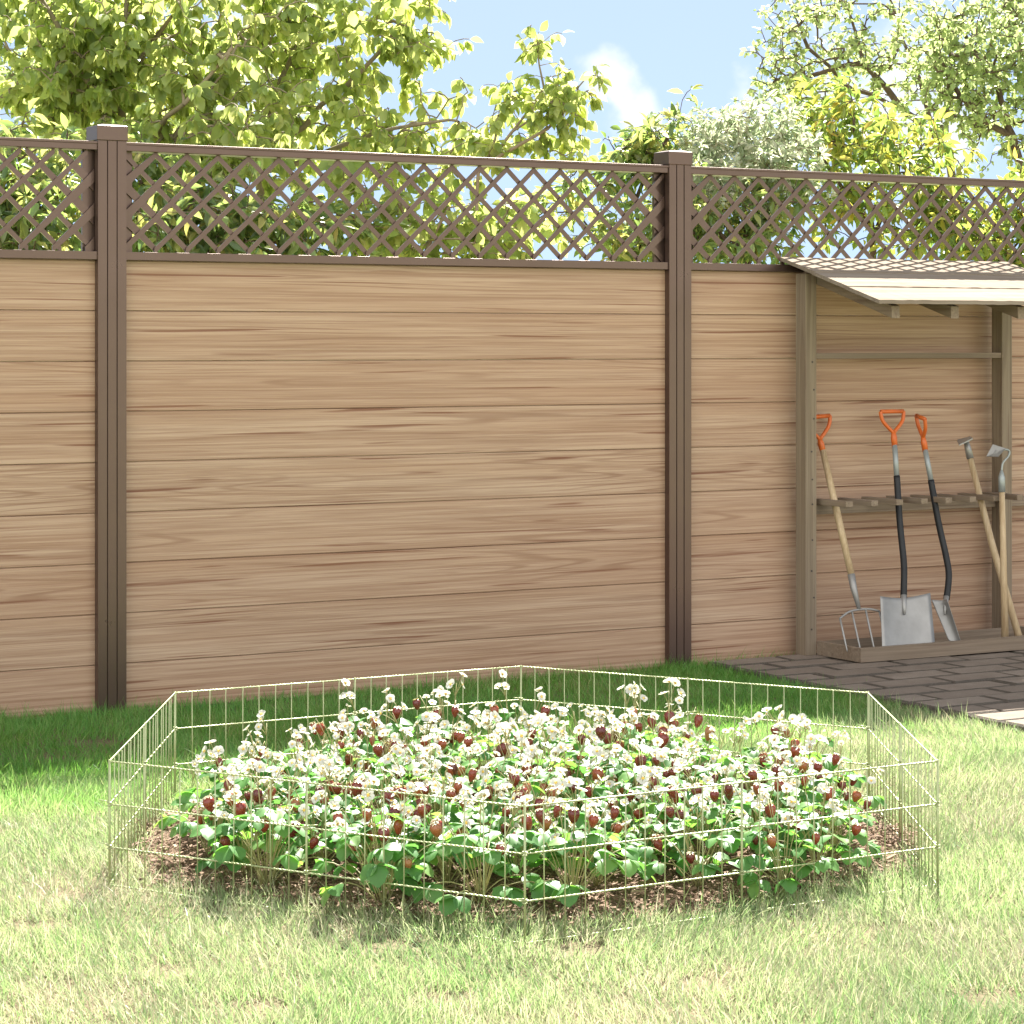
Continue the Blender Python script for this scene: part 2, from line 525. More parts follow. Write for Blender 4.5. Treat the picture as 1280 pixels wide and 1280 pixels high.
def soil_r(a):
    return 1.0 + 0.065 * np.cos(2 * a) + 0.09 * np.exp(-((a + np.pi / 2) / 0.16) ** 2) + 0.02 * np.sin(5 * a + 2.2) + 0.02 * np.sin(9 * a) + 0.015 * np.sin(17 * a + 1)


gm = MB()
gm.add([(-300, -60, 0), (300, -60, 0), (300, 900, 0), (-300, 900, 0)], [(0, 1, 2, 3)])
tag(gm.build('ground', M['ground']), kind='structure')

rad, seg = 26, 120
vs = [(0, 0, 0.03)]
for i in range(1, rad + 1):
    for k in range(seg):
        a = 2 * math.pi * k / seg - math.pi
        r = float(soil_r(a)) * i / rad
        z = 0.03 * (1 - (i / rad) ** 3) + 0.004 + 0.008 * random.uniform(-1, 1) * (i < rad) * (i / rad < 0.97)
        vs.append((r * math.cos(a), r * math.sin(a), max(z, 0.004)))
fs = [(0, 1 + k, 1 + (k + 1) % seg) for k in range(seg)]
for i in range(1, rad):
    for k in range(seg):
        a, b = 1 + (i - 1) * seg + k, 1 + (i - 1) * seg + (k + 1) % seg
        fs.append((a, a + seg, b + seg, b))
so = MB()
so.add(vs, fs)
soil = so.build('soil', M['soil'], smooth=True)
soil.location = (BC[0], BC[1], 0)
tag(soil, kind='structure')

# loose bark on the soil
n = 42000
a = rng.uniform(-np.pi, np.pi, n)
r = np.sqrt(rng.uniform(0, 1, n)) * soil_r(a) * rng.uniform(0.96, 1.05, n)
P = np.stack([BC[0] + r * np.cos(a), BC[1] + r * np.sin(a), 0.012 + 0.03 * (1 - np.minimum(r / 1.1, 1) ** 3) + rng.uniform(0, 0.008, n)], 1)
az = rng.uniform(0, 2 * np.pi, n)
A = np.stack([np.cos(az), np.sin(az), rng.normal(0, 0.25, n)], 1)
NN = np.stack([rng.normal(0, 0.4, n), rng.normal(0, 0.4, n), np.ones(n)], 1)
T = np.array([(-.22, -.5, 0), (.2, -.45, 0), (.26, .4, .05), (-.18, .5, 0), (-.22, -.5, .16), (.2, -.45, .18), (.26, .4, .2), (-.18, .5, .14)])
TF = [np.array([(4, 5, 6, 7), (0, 1, 5, 4), (1, 2, 6, 5), (2, 3, 7, 6), (3, 0, 4, 7)])]
v, f = scatter(T, TF, P, A, NN, rng.gamma(2.6, 0.0028, n))
tag(link('bark_mulch', arrays_mesh('bark_mulch', v, f, M['chips'], False)), 'brown bark chips lying on the soil of the flower bed', 'mulch', kind='stuff')

# paving: separate bevelled pavers in one sheet beside the fence
PAVE_H = 0.03
pm = MB()
s0, d0, d1, s1 = 0.115, 0.075, 3.9, 4.6
bl, bw, gap = 0.335, 0.168, 0.015
row = 0
d = d0
while d < d1:
    off = -(row % 2) * bl / 2
    s = s0 + off
    while s < s1:
        a_, b_ = max(s, s0) + gap / 2, s + bl - gap / 2
        if b_ - a_ > 0.03:
            dz = random.uniform(-0.0035, 0.0025)
            x0, x1, y0, y1 = a_, b_, -(d + bw) + gap / 2, -d - gap / 2
            c = 0.008
            zt = PAVE_H + dz
            y1 -= 0.004 * random.random()
            vs = [(x0, y0, -0.01), (x1, y0, -0.01), (x1, y1, -0.01), (x0, y1, -0.01), (x0, y0, zt - c), (x1, y0, zt - c), (x1, y1, zt - c), (x0, y1, zt - c),
                  (x0 + c, y0 + c, zt + random.uniform(-.001, .001)), (x1 - c, y0 + c, zt), (x1 - c, y1 - c, zt + random.uniform(-.001, .001)), (x0 + c, y1 - c, zt)]
            pm.add(vs, [(0, 1, 5, 4), (1, 2, 6, 5), (2, 3, 7, 6), (3, 0, 4, 7), (4, 5, 9, 8), (5, 6, 10, 9), (6, 7, 11, 10), (7, 4, 8, 11)], 1)
            pm.add(vs[8:], [(0, 1, 2, 3)])
        s += bl
    d += bw
    row += 1
base = fw(0, 0)
pv = pm.build('paving', [M['paver'], M['joint']])
pv.location, pv.rotation_euler = base, (0, 0, YAW)
tag(pv, kind='structure')
jm = MB()
jm.box((s0 + 0.01, -d, 0.004), (s1, -d0 - 0.004, PAVE_H - 0.008))
jo = jm.build('paving_bed', M['joint'])
jo.location, jo.rotation_euler = base, (0, 0, YAW)
tag(jo, kind='structure')


# lawn: individual blades
def lawn():
    dens = 20000
    xs0, xs1, ys0, ys1 = -3.3, 3.5, 3.9, 12.2
    n = int((xs1 - xs0) * (ys1 - ys0) * dens)
    X = rng.uniform(xs0, xs1, n)
    Y = rng.uniform(ys0, ys1, n)
    S = (X - O2.x) * U.x + (Y - O2.y) * U.y
    D = (X - O2.x) * N.x + (Y - O2.y) * N.y
    keep = (D > 0.03) & (np.abs(X) < 0.215 * Y + 1.0)
    keep &= ~((S > s0 - 0.004) & (D > d0 - 0.01) & (rng.uniform(0, 1, n) > 0.0015 * (S < 0.5)))
    bx, by = X - BC[0], Y - BC[1]
    rr, aa = np.hypot(bx, by), np.arctan2(by, bx)
    edge = rr / soil_r(aa)
    keep &= (edge > 1.0 + rng.normal(0, 0.02, n)) | ((edge > 0.90) & (rng.uniform(0, 1, n) < 0.10))
    # bare spots and a patchy density
    for (px, py, rad_) in ((1240, 1252, .07), (92, 1122, .05), (50, 1160, .05), (1070, 1022, .04), (330, 1262, .05), (720, 1190, .06), (500, 1185, .05), (880, 1230, .05),
                           (205, 1215, .035), (1110, 1165, .04), (1235, 1130, .045), (560, 1250, .045), (70, 950, .06), (120, 930, .06), (30, 900, .06)):
        z = FPX * EYE / (py - HY)
        cx = (px - HX) * z / FPX
        q = np.hypot((X - cx) / 1.4, Y - z) / (rad_ * 1.15) + 0.25 * np.sin(X * 60) * np.sin(Y * 47)
        keep &= rng.uniform(0, 1, n) < np.clip((q - 0.5) * 1.2, 0.05, 1)
    pat = np.sin(X * 3.1 + 1.3 * np.sin(Y * 2.3)) * np.sin(Y * 3.7 + 1.7 * np.sin(X * 1.9)) + 0.6 * np.sin(X * 9 + 2 * np.sin(Y * 6)) * np.sin(Y * 8.3 + X * 3)
    far = np.clip((Y - 7.5) / 4, 0, 1)
    keep &= rng.uniform(0, 1, n) < np.clip(0.82 + 0.20 * pat, 0.5, 1) * (1 - 0.35 * far)
    X, Y, D, edge, pat = X[keep], Y[keep], D[keep], edge[keep], pat[keep]
    n = len(X)
    L = rng.gamma(7, 0.0053, n) * (1 + 0.15 * pat)
    L *= np.where(rng.uniform(0, 1, n) < 0.06, 1.45, 1.0)
    L *= np.where(D < 0.25, 1.15, 1.0) * np.where((edge < 1.10), 1.3, 1.0)
    L = np.clip(L, 0.014, 0.10)
    az = rng.uniform(0, 2 * np.pi, n) + 0.0
    az = np.where(rng.uniform(0, 1, n) < 0.55, pat * 2.0 + rng.normal(0, 0.9, n) + 3 * np.sin(X * 1.3 + Y), az)
    lean = np.abs(rng.normal(0.55, 0.35, n))
    A = np.stack([np.cos(az) * lean, np.sin(az) * lean, np.ones(n)], 1)
    wa = rng.uniform(0, 2 * np.pi, n)
    NN = np.stack([np.cos(az + rng.normal(0, .6, n)), np.sin(az + rng.normal(0, .6, n)), np.full(n, -0.25)], 1)
    T = np.array([(-.5, -.05, 0), (.5, -.05, 0), (.42, .45, .03), (-.42, .45, .03), (0.0, 1.0, .22)])
    TF = [np.array([(0, 1, 2, 3)]), np.array([(3, 2, 4)])]
    W = rng.uniform(0.0013, 0.0029, n)
    v, f = scatter(T, TF, np.stack([X, Y, np.zeros(n)], 1), A, NN, L, W)
    print('blades', n)
    return link('lawn_grass', arrays_mesh('lawn_grass', v, f, M['grass'], True))


tag(lawn(), 'short sunlit lawn grass in front of the fence', 'grass', kind='stuff')

# ------------------------------------------------------------------ fence
TOP0, TOP1 = 2.078, 2.107
MID0, MID1 = 1.675, 1.705


def fence_post(s, label):
    t = thing('fence_post', label, 'fence post', fw(s, 0), YAW, 'brown posts of the fence')
    w, g = 0.055, 0.004
    # square hollow section with two grooves running up each visible face
    out = []
    cuts = (-0.0185, 0.0185)

    def side(n_):  # points on y=-w from x=-w to w
        p = [(-w, -w)]
        for c in cuts:
            p += [(c - 0.0022, -w), (c - 0.0022, -w + 0.007), (c + 0.0022, -w + 0.007), (c + 0.0022, -w)]
        return p
    poly = []
    for k in range(4):
        ca, sa = math.cos(k * math.pi / 2), math.sin(k * math.pi / 2)
        if k in (1, 3):  # channel that takes the panel ends
            p = [(-w, -w), (-0.022, -w), (-0.022, -w + 0.012), (0.022, -w + 0.012), (0.022, -w)]
        else:
            p = side(k)
        poly += [(x * ca - y * sa, x * sa + y * ca) for x, y in p]
    m = MB()
    nn = len(poly)
    m.add([(x, y, -0.02) for x, y in poly] + [(x, y, 2.116) for x, y in poly],
          [(i, (i + 1) % nn, (i + 1) % nn + nn, i + nn) for i in range(nn)] + [tuple(range(nn, 2 * nn))])
    m.build('shaft', M['composite'], t)
    c = MB()
    a, h0, h1 = 0.060, 2.113, 2.168
    c.add([(-a, -a, h0), (a, -a, h0), (a, a, h0), (-a, a, h0), (-a, -a, h1), (a, -a, h1), (a, a, h1), (-a, a, h1), (-a * .55, -a * .55, h1 + .007), (a * .55, -a * .55, h1 + .007), (a * .55, a * .55, h1 + .007), (-a * .55, a * .55, h1 + .007)],
          [(0, 3, 2, 1), (0, 1, 5, 4), (1, 2, 6, 5), (2, 3, 7, 6), (3, 0, 4, 7), (4, 5, 9, 8), (5, 6, 10, 9), (6, 7, 11, 10), (7, 4, 8, 11), (8, 9, 10, 11)])
    c.build('cap', M['composite'], t, bevel=0.003)
    return t


def fence_panel(s0, s1, cross, label):
    """boards below, lattice above, between two posts; cross = a lattice crossing (s, h)"""
    t = thing('lattice_fence', label, 'fence', fw((s0 + s1) / 2, 0), YAW, 'wood effect fence panels with a lattice top')
    m0 = (s0 + s1) / 2
    a, b = s0 - m0, s1 - m0
    bd = MB()
    z = BOARD0
    yf, yb, c = -0.020, 0.008, 0.006
    k = 0
    while z < MID0 - 0.01:
        z1 = min(z + BOARD, MID0 + 0.004)
        z0_ = max(z, 0.004)
        g_ = 0.0030                                  # shadow gap above each board, closed by its tongue
        vs = [(a, yf + 0.002, z0_), (a, yf, z0_ + 0.002), (a, yf, z1 - g_ - 0.002), (a, yf + 0.002, z1 - g_), (a, yf + 0.0075, z1 - g_), (a, yf + 0.0075, z1 - 0.0003), (a, yb, z1 - 0.0003), (a, yb, z0_)]
        vs += [(b, y, zz) for _, y, zz in vs]
        bd.add(vs, [(i, i + 8, (i + 1) % 8 + 8, (i + 1) % 8) for i in range(8)] + [tuple(range(8)), tuple(range(15, 7, -1))])
        z += BOARD
        k += 1
    bd.build('plank_infill', M['infill'], t)
    m = MB()
    m.box((a + 0.003, -0.048, MID0), (b - 0.003, 0.03, MID1))
    m.build('middle_rail', M['composite'], t, bevel=0.0008)
    m = MB()
    m.box((a + 0.003, -0.048, TOP0), (b - 0.003, 0.03, TOP1))
    m.box((a + 0.003, -0.052, TOP1 - 0.007), (b - 0.003, -0.0485, TOP1 + 0.003))
    m.build('top_rail', M['composite'], t, bevel=0.002)
    h0, h1, p, w = MID1 - 0.006, TOP0 + 0.006, 0.1255, 0.033
    cs, ch = cross[0] - m0, cross[1]
    lm = MB()
    for sg, (y0, y1) in ((1, (-0.0205, -0.0125)), (-1, (-0.0120, -0.004))):
        c0 = ch - sg * cs
        kk = range(-60, 61)
        for k in kk:
            cc = c0 + k * p
            # h = sg*x + cc, clipped to the opening
            xa, xb = sorted(((h0 - cc) / sg, (h1 - cc) / sg))
            xa, xb = max(xa, a + 0.012), min(xb, b - 0.012)
            if xb - xa < 0.02:
                continue
            q = w / 2 * math.sqrt(2)
            pts = [(xa, sg * xa + cc - q), (xb, sg * xb + cc - q), (xb, sg * xb + cc + q), (xa, sg * xa + cc + q)]
            pts = [(x, min(max(zz, h0), h1)) for x, zz in pts]
            lm.prism(pts, y0, y1)
    lm.build('lattice', M['composite'], t)
    for x0, x1 in ((a, a + 0.052), (b - 0.052, b)):
        e = MB()
        e.box((x0, -0.0035, MID1 + 0.001), (x1, 0.012, TOP0 - 0.001))
        e.build('lattice_end_board', M['composite'], t)
    return t


hw = 0.055 - 0.010
s_p1 = -SPACING
fence_post(s_p1, 'brown capped fence post, the nearer one at left')
fence_post(0, 'brown capped fence post between lattice panels, beside the tool shelter')
fence_panel(s_p1 - SPACING + hw, s_p1 - hw, at(71.6, 223.4, 0.02), 'wood plank panel with lattice top left of the nearer post')
fence_panel(s_p1 + hw, -hw, at(175.7, 209.4, 0.02), 'wide wood plank panel with lattice top between the two posts')
fence_panel(hw, SPACING - hw, at(888.8, 253.4, 0.02), 'wood plank panel with lattice top behind the tool shelter')

# the fence runs on past both edges of the view
fence_post(SPACING, 'brown capped fence post beyond the tool shelter, farthest along the fence')
fence_post(-2 * SPACING, 'brown capped fence post at the near end of the fence')
fence_panel(SPACING + hw, 2 * SPACING - hw, (0, 2.017), 'wood plank panel with lattice top, farthest beyond the tool shelter')

# ------------------------------------------------------------------ tool shelter
sL, _ = at(1014, 823, 0.145)
sR, _ = at(1259, 803, 0.145)
PD0, PD1 = 0.072, 0.145           # posts from the fence outwards
PW = 0.058
shed = thing('tool_shelter', 'low open wooden tool shelter with sloping roof against the fence', 'tool shelter', fw(sL, 0), YAW)


def sx(s):
    return s - sL


for s in (sL, sR):
    m = MB()
    m.box((sx(s) - PW / 2, -PD1, PAVE_H), (sx(s) + PW / 2, -PD0, 1.70 - 0.28 * (PD1 - 0.02)))
    p = m.build('post', M['shed_z'], shed, bevel=0.003)
    if s == sL:
        for k in range(10):
            h = 0.16 + k * 0.125 + random.uniform(-.02, .02)
            q = MB()
            x = sx(s) + random.choice((0.006, 0.014, 0.002))
            q.tube([(x, -PD1 - 0.0015, h), (x, -PD1 + 0.004, h)], 0.0042, 8)
            q.build('screw', M['screw'], p)
# roof slope from back edge to front edge
RB = at(976, 322.5, 0.03)
RF = at(1102, 377, 0.71)
rs0, rs1 = RB[0], at(1258, 328.5, 0.03)[0]
slope = (RF[1] - RB[1]) / (0.71 - 0.03)


def roof_h(d):
    return RB[1] + slope * (d - 0.03)


roof = None
nb = 3
wid = (0.71 - 0.03) / nb
rng_r = random.Random(3)
roof = MB()
for k in range(nb):
    da, db = 0.03 + k * wid, 0.03 + (k + 1) * wid + (0.02 if k < nb - 1 else 0)
    lift = 0.004
    # each board laps over the one below it
    xa, xb = sx(rs0) + rng_r.uniform(-.004, .004), sx(rs1) + rng_r.uniform(-.006, .006)
    sub = 40
    vs, fs = [], []
    for i in range(sub + 1):
        x = xa + (xb - xa) * i / sub
        j1 = rng_r.uniform(-.0012, .0012)
        hb = roof_h(da) + 0.004
        hf = roof_h(db) + 0.004 + (lift if k < nb - 1 else 0.004)
        vs += [(x, -da, hb), (x, -db - j1, hf + j1), (x, -db - j1, hf + j1 - 0.016), (x, -da, hb - 0.016)]
    for i in range(sub):
        o = i * 4
        for q in range(4):
            fs.append((o + q, o + (q + 1) % 4, o + 4 + (q + 1) % 4, o + 4 + q))
    fs += [(3, 2, 1, 0), tuple(sub * 4 + q for q in range(4))]
    roof.add(vs, fs)
roof.build('roof', M['roof'], shed)
nraf = 4
for k in range(nraf):
    s = sL + (sR - sL) * k / (nraf - 1)
    m = MB()
    x = sx(s)
    da, db = 0.045, 0.655
    top = lambda d_: roof_h(d_) - 0.031
    th = 0.052
    poly = [(-da, top(da)), (-db, top(db)), (-db - 0.002, top(db) - th), (-da, top(da) - th)]
    vs = [(x - 0.021 + (PW / 2 + .0225 if k == 0 else (-(PW / 2 + .0225) if k == nraf - 1 else 0)), y, z) for y, z in poly]
    vs += [(vx + 0.042, y, z) for vx, y, z in vs]
    m.add(vs, [(0, 1, 2, 3), (7, 6, 5, 4), (0, 4, 5, 1), (1, 5, 6, 2), (2, 6, 7, 3), (3, 7, 4, 0)])
    m.build('rafter', M['shed_y'], shed, bevel=0.002)
_, hu = at(1150, 444.5, PD1)
m = MB()
m.box((sx(sL) + PW / 2 + 0.001, -PD1 + 0.004, hu - 0.012), (sx(sR) - PW / 2 - 0.001, -PD1 + 0.028, hu + 0.012))
m.box((sx(sR) - PW / 2 - 0.001, -PD1 - 0.002, hu - 0.012), (sx(sR) - PW / 2 + 0.004, -PD1 + 0.028, hu + 0.012))
m.build('upper_rail', M['shed_x'], shed, bevel=0.001)
_, hp = at(1062, 630.5, 0.31)
m = MB()
m.box((sx(sL) + PW / 2 + 0.001, -0.100, hp - 0.055), (sx(sR) - PW / 2 - 0.001, -0.062, hp - 0.013))
m.build('rack_beam', M['shed_x'], shed, bevel=0.002)
sp0, _ = at(1062, 631, 0.31)
npeg = 8
for k in range(npeg):
    s = sp0 + k * 0.1345
    if s > sR + 0.20:
        break
    m = MB()
    m.box((sx(s) - 0.018, -0.31, hp - 0.012), (sx(s) + 0.018, -0.064, hp + 0.012))
    m.build('peg', M['shed_y'], shed, bevel=0.0015)
m = MB()
m.box((sx(sR) + PW / 2 + 0.001, -0.100, hp - 0.055), (sx(sR) + PW / 2 + 0.25, -0.062, hp - 0.013))
m.build('rack_beam', M['shed_x'], shed, bevel=0.002)
# tray at the foot
TD = 0.455
_tc = at(1076, 833, TD)
tl = sx(_tc[0])
tr = sx(sR) + (sx(sL) - tl) + 0.10
th0, th1 = PAVE_H + 0.003, PAVE_H + 0.062
m = MB()
m.box((tl, -TD, th0), (tr, -TD + 0.022, th1))
m.box((tl, -TD + 0.0222, th0), (tl + 0.022, -0.1522, th1))
m.box((tr - 0.022, -TD + 0.0222, th0), (tr, -0.1522, th1))
m.box((tl, -0.152, th0), (tr, -0.1505, th1 - 0.002))
m.box((tl + 0.0222, -TD + 0.0222, th0 + 0.002), (tr - 0.0222, -0.1525, th0 + 0.012))
m.build('tray', M['shed_x'], shed, bevel=0.0015)


# ------------------------------------------------------------------ garden tools
def mk(pts):
    return [atw(*p) for p in pts]


def smooth_path(pts, n=24):
    pts = [Vector(p) for p in pts]
    out = []
    for i in range(len(pts) - 1):
        p0, p1, p2, p3 = pts[max(i - 1, 0)], pts[i], pts[i + 1], pts[min(i + 2, len(pts) - 1)]
        for k in range(n):
            t = k / n
            out.append(0.5 * ((2 * p1) + (-p0 + p2) * t + (2 * p0 - 5 * p1 + 4 * p2 - p3) * t * t + (-p0 + 3 * p1 - 3 * p2 + p3) * t ** 3))
    out.append(pts[-1])
    return out


def tool(name, label, cat, foot):
    return thing(name, label, cat, foot, 0, 'garden tools leaning in the shelter')


def loc(pts, t):
    return [Vector(p) - Vector(t.location) for p in pts]


def part(t, name, mat, fn, smooth=True, bevel=0.0):
    m = MB()
    fn(m)
    return m.build(name, mat, t, smooth=smooth, bevel=bevel)


def d_grip(t, cl, cr, neck, end, r=0.0085):
    """D shaped grip: bar from cl to cr, two arms to the neck, collar to end (all world points)"""
    cl, cr, neck, end = loc((cl, cr, neck, end), t)
    ml = cl.lerp(neck, 0.45) + (cl - cr) * 0.02
    mr = cr.lerp(neck, 0.45) + (cr - cl) * 0.02
    ml = ml + (cl - cr).normalized() * (cl - cr).length * 0.13
    mr = mr - (cl - cr).normalized() * (cl - cr).length * 0.13

    def fn(m):
        m.tube(smooth_path([cl + (cl - cr) * .02, ml, neck + (cl - neck) * 0.05, neck.lerp(end, 0.12)], 8), r, 10)
        m.tube(smooth_path([cr + (cr - cl) * .02, mr, neck + (cr - neck) * 0.05, neck.lerp(end, 0.12)], 8), r, 10)
        m.tube([cl, cr], r * 1.1, 10)
        m.tube([neck + (neck - end) * 0.25, neck.lerp(end, 0.3), end], [r * 0.9, r * 1.7, r * 1.45], 12)
    return part(t, 'grip', M['orange'], fn)


# fork
foot = atw(1080, 815, 0.40)
t = tool('garden_fork', 'four tined garden fork with orange grip and pale wooden shaft', 'garden fork', foot)
d_grip(t, atw(1009, 522, .055), atw(1037, 519.5, .055), atw(1025, 550, .065), atw(1029.5, 568, .075))
p0, p1, p2, p3 = atw(1028.5, 563, .073), atw(1064, 718, .29), atw(1067, 735, .31), atw(1074, 762, .345)
part(t, 'shaft', M['ash'], lambda m: m.tube(loc([p0, p0.lerp(p1, .5), p1], t), [0.0135, 0.0155, 0.0145], 12))
part(t, 'socket', M['steel'], lambda m: m.tube(loc([p1, p2, p3], t), [0.0165, 0.0145, 0.008], 12))


def tines(m):
    arc = smooth_path(mk([(1050, 773, .36), (1061, 765, .35), (1074, 762, .345), (1088, 761.5, .345), (1099, 764, .35)]), 8)
    m.tube(loc(arc, t), 0.0048, 8)
    for a_, b_ in (((1050, 773, .36), (1058.5, 812, .405)), ((1065, 765, .35), (1076, 815, .405)), ((1082, 762, .345), (1093.5, 815, .405)), ((1099, 764, .35), (1109.5, 806, .405))):
        q0, q1 = atw(*a_), atw(*b_)
        m.tube(loc([q0, q0.lerp(q1, .5), q1, q1 + (q1 - q0) * .08], t), [0.0045, 0.0045, 0.0036, 0.001], 8)


part(t, 'tines', M['steel'], tines)


def blade(m, c00, c10, c01, c11, bulge, nose, t, nu=14, nv=14, up_curve=0.0):
    """pressed sheet: corners top-left, top-right, bottom-left, bottom-right; dished by bulge, nose rounds the tip"""
    c00, c10, c01, c11 = loc((c00, c10, c01, c11), t)
    nrm = (c10 - c00).cross(c01 - c00).normalized()
    if nrm.y > 0:
        nrm = -nrm
    down = ((c01 + c11) - (c00 + c10)) / 2
    g = []
    for j in range(nv + 1):
        for i in range(nu + 1):
            u, v_ = i / nu, j / nv
            p = c00.lerp(c10, u).lerp(c01.lerp(c11, u), v_)
            e = 2 * u - 1
            p = p + nrm * bulge * (e * e - 0.3) * (1 - 0.5 * v_) - down * nose * (abs(e) ** 2.2) * v_ ** 2
            p = p - down * up_curve * abs(e) ** 1.5 * (1 - v_) ** 2
            g.append(p)
    k = (nu + 1)
    th = nrm * 0.0022
    n0 = len(g)
    vs = g + [p - th for p in g]
    fs = []
    for j in range(nv):
        for i in range(nu):
            a_ = j * k + i
            fs.append((a_, a_ + 1, a_ + k + 1, a_ + k))
            fs.append((a_ + n0, a_ + k + n0, a_ + k + 1 + n0, a_ + 1 + n0))
    ring = [i for i in range(k)] + [j * k + nu for j in range(1, nv + 1)] + [nv * k + i for i in range(nu - 1, -1, -1)] + [j * k for j in range(nv - 1, 0, -1)]
    for q in range(len(ring)):
        a_, b_ = ring[q], ring[(q + 1) % len(ring)]
        fs.append((a_, a_ + n0, b_ + n0, b_))
    m.add(vs, fs)


# square shovel
foot = atw(1135, 813, 0.40)
t = tool('square_shovel', 'square bladed shovel with orange grip and black shaft', 'shovel', foot)
d_grip(t, atw(1101, 514.5, .15), atw(1129, 514, .15), atw(1117, 542, .165), atw(1118.5, 560, .17))
a0, a1 = atw(1118.3, 556, .17), atw(1121, 597, .20)
part(t, 'collar', M['tube'], lambda m: m.tube(loc([a0, a1], t), [0.0118, 0.0118], 12))
sh = smooth_path(mk([(1121, 595, .20), (1124.5, 650, .245), (1129.5, 700, .29), (1130, 722, .315), (1129.5, 748, .335)]), 8)
part(t, 'shaft', M['black'], lambda m: m.tube(loc(sh, t), 0.0142, 12))


def sq(m):
    blade(m, atw(1098.5, 749, .345), atw(1161, 745, .345), atw(1102, 814, .415), atw(1168, 808.5, .415), 0.018, 0.0, t, up_curve=0.05)
    m.tube(loc([atw(1129.5, 744, .335), atw(1130, 757, .350), atw(1131, 768, .372)], t), [0.013, 0.011, 0.004], 12)


part(t, 'blade', M['steel'], sq)

# round pointed spade, turned sideways
foot = atw(1196, 806, 0.40)
t = tool('pointed_spade', 'narrow pointed spade with orange grip and bent black shaft', 'spade', foot)
d_grip(t, atw(1145.5, 519.5, .12), atw(1156, 524, .20), atw(1154, 548, .165), atw(1157, 566, .17))
a0, a1 = atw(1156.4, 562, .17), atw(1164, 602, .20)
part(t, 'collar', M['tube'], lambda m: m.tube(loc([a0, a1], t), [0.0118, 0.0118], 12))
sh = smooth_path(mk([(1163.6, 600, .20), (1172.5, 650, .24), (1183.5, 700, .29), (1186, 722, .31), (1183, 749, .33)]), 8)
part(t, 'shaft', M['black'], lambda m: m.tube(loc(sh, t), 0.0142, 12))


def pt(m):
    blade(m, atw(1166.5, 751, .31), atw(1186, 750, .375), atw(1189, 806.5, .39), atw(1203.5, 806, .43), 0.022, 0.10, t, up_curve=0.03)
    m.tube(loc([atw(1183, 746, .33), atw(1181.5, 756, .345), atw(1181, 768, .37)], t), [0.013, 0.011, 0.004], 12)


part(t, 'blade', M['steel'], pt)

# hoe with small flat head, leaning across
foot = atw(1274, 798, 0.36)
t = tool('draw_hoe', 'leaning wooden handled hoe with a short flat head', 'hoe', foot)
a0, a1, a2 = atw(1212.5, 572, .15), atw(1240, 680, .235), atw(1274, 797, .36)
part(t, 'shaft', M['ash'], lambda m: m.tube(loc([a0, a1, a2, a2 + (a2 - a1) * .02], t), [0.0135, 0.0155, 0.0160, 0.009], 12))
b0 = atw(1208, 553, .14)
part(t, 'socket', M['steel'], lambda m: m.tube(loc([a0 + (a0 - b0) * .05, b0.lerp(a0, .4), b0], t), [0.0165, 0.0150, 0.012], 12))


def hoe1(m):
    vs = loc([atw(1196.5, 550.5, .12), atw(1213, 546, .12), atw(1216, 548.5, .22), atw(1199, 556.5, .22)], t)
    up = Vector((0, 0, 0.003))
    m.add([p + up for p in vs] + [p - up for p in vs], [(0, 1, 2, 3), (7, 6, 5, 4), (0, 4, 5, 1), (1, 5, 6, 2), (2, 6, 7, 3), (3, 7, 4, 0)])
    m.tube(loc([b0, atw(1207, 549, .14)], t), [0.012, 0.010], 10)


part(t, 'head', M['steel'], hoe1, smooth=False)

# hoe with swan neck
foot = atw(1257, 803, 0.40)
t = tool('swan_neck_hoe', 'upright wooden handled hoe with curved swan neck and flat blade', 'hoe', foot)
a0, a2 = atw(1252.5, 614, .33), atw(1256.5, 803, .40)
part(t, 'shaft', M['ash'], lambda m: m.tube(loc([a0, a0.lerp(a2, .5), a2], t), [0.0125, 0.0150, 0.0165], 12))
part(t, 'socket', M['tube'], lambda m: m.tube(loc([a0 + Vector((0, 0, -.004)), atw(1252, 597, .325), atw(1252, 588, .32)], t), [0.0152, 0.0150, 0.006], 12))
nk = smooth_path(mk([(1252, 590, .32), (1253.5, 579, .32), (1260.5, 570, .32), (1261.5, 564, .32), (1257, 562, .32), (1250, 563.5, .32)]), 8)
part(t, 'neck', M['tube'], lambda m: m.tube(loc(nk, t), 0.0048, 10))


def hoe2(m):
    vs = loc([atw(1241, 555.5, .30), atw(1257, 560.5, .34), atw(1248, 571, .34), atw(1233, 570.5, .30)], t)
    nrm = (vs[1] - vs[0]).cross(vs[3] - vs[0]).normalized() * 0.0018
    m.add([p + nrm for p in vs] + [p - nrm for p in vs], [(0, 1, 2, 3), (7, 6, 5, 4), (0, 4, 5, 1), (1, 5, 6, 2), (2, 6, 7, 3), (3, 7, 4, 0)])


part(t, 'blade', M['steel'], hoe2, smooth=False)

# ------------------------------------------------------------------ wire edging round the bed
RAILS = (0.320, 0.2125, 0.105, 0.010)
PL = BR / 2


def twist(L, r=0.0016, rr=0.0009, turns=24):
    m = MB()
    n = turns * 7
    for ph in (0, math.pi):
        pts = [(L * i / n, rr * math.cos(2 * math.pi * turns * i / n + ph), rr * math.sin(2 * math.pi * turns * i / n + ph)) for i in range(n + 1)]
        m.tube(pts, r, 5)
    return m.mesh('rail_wire', M['wire'], True)


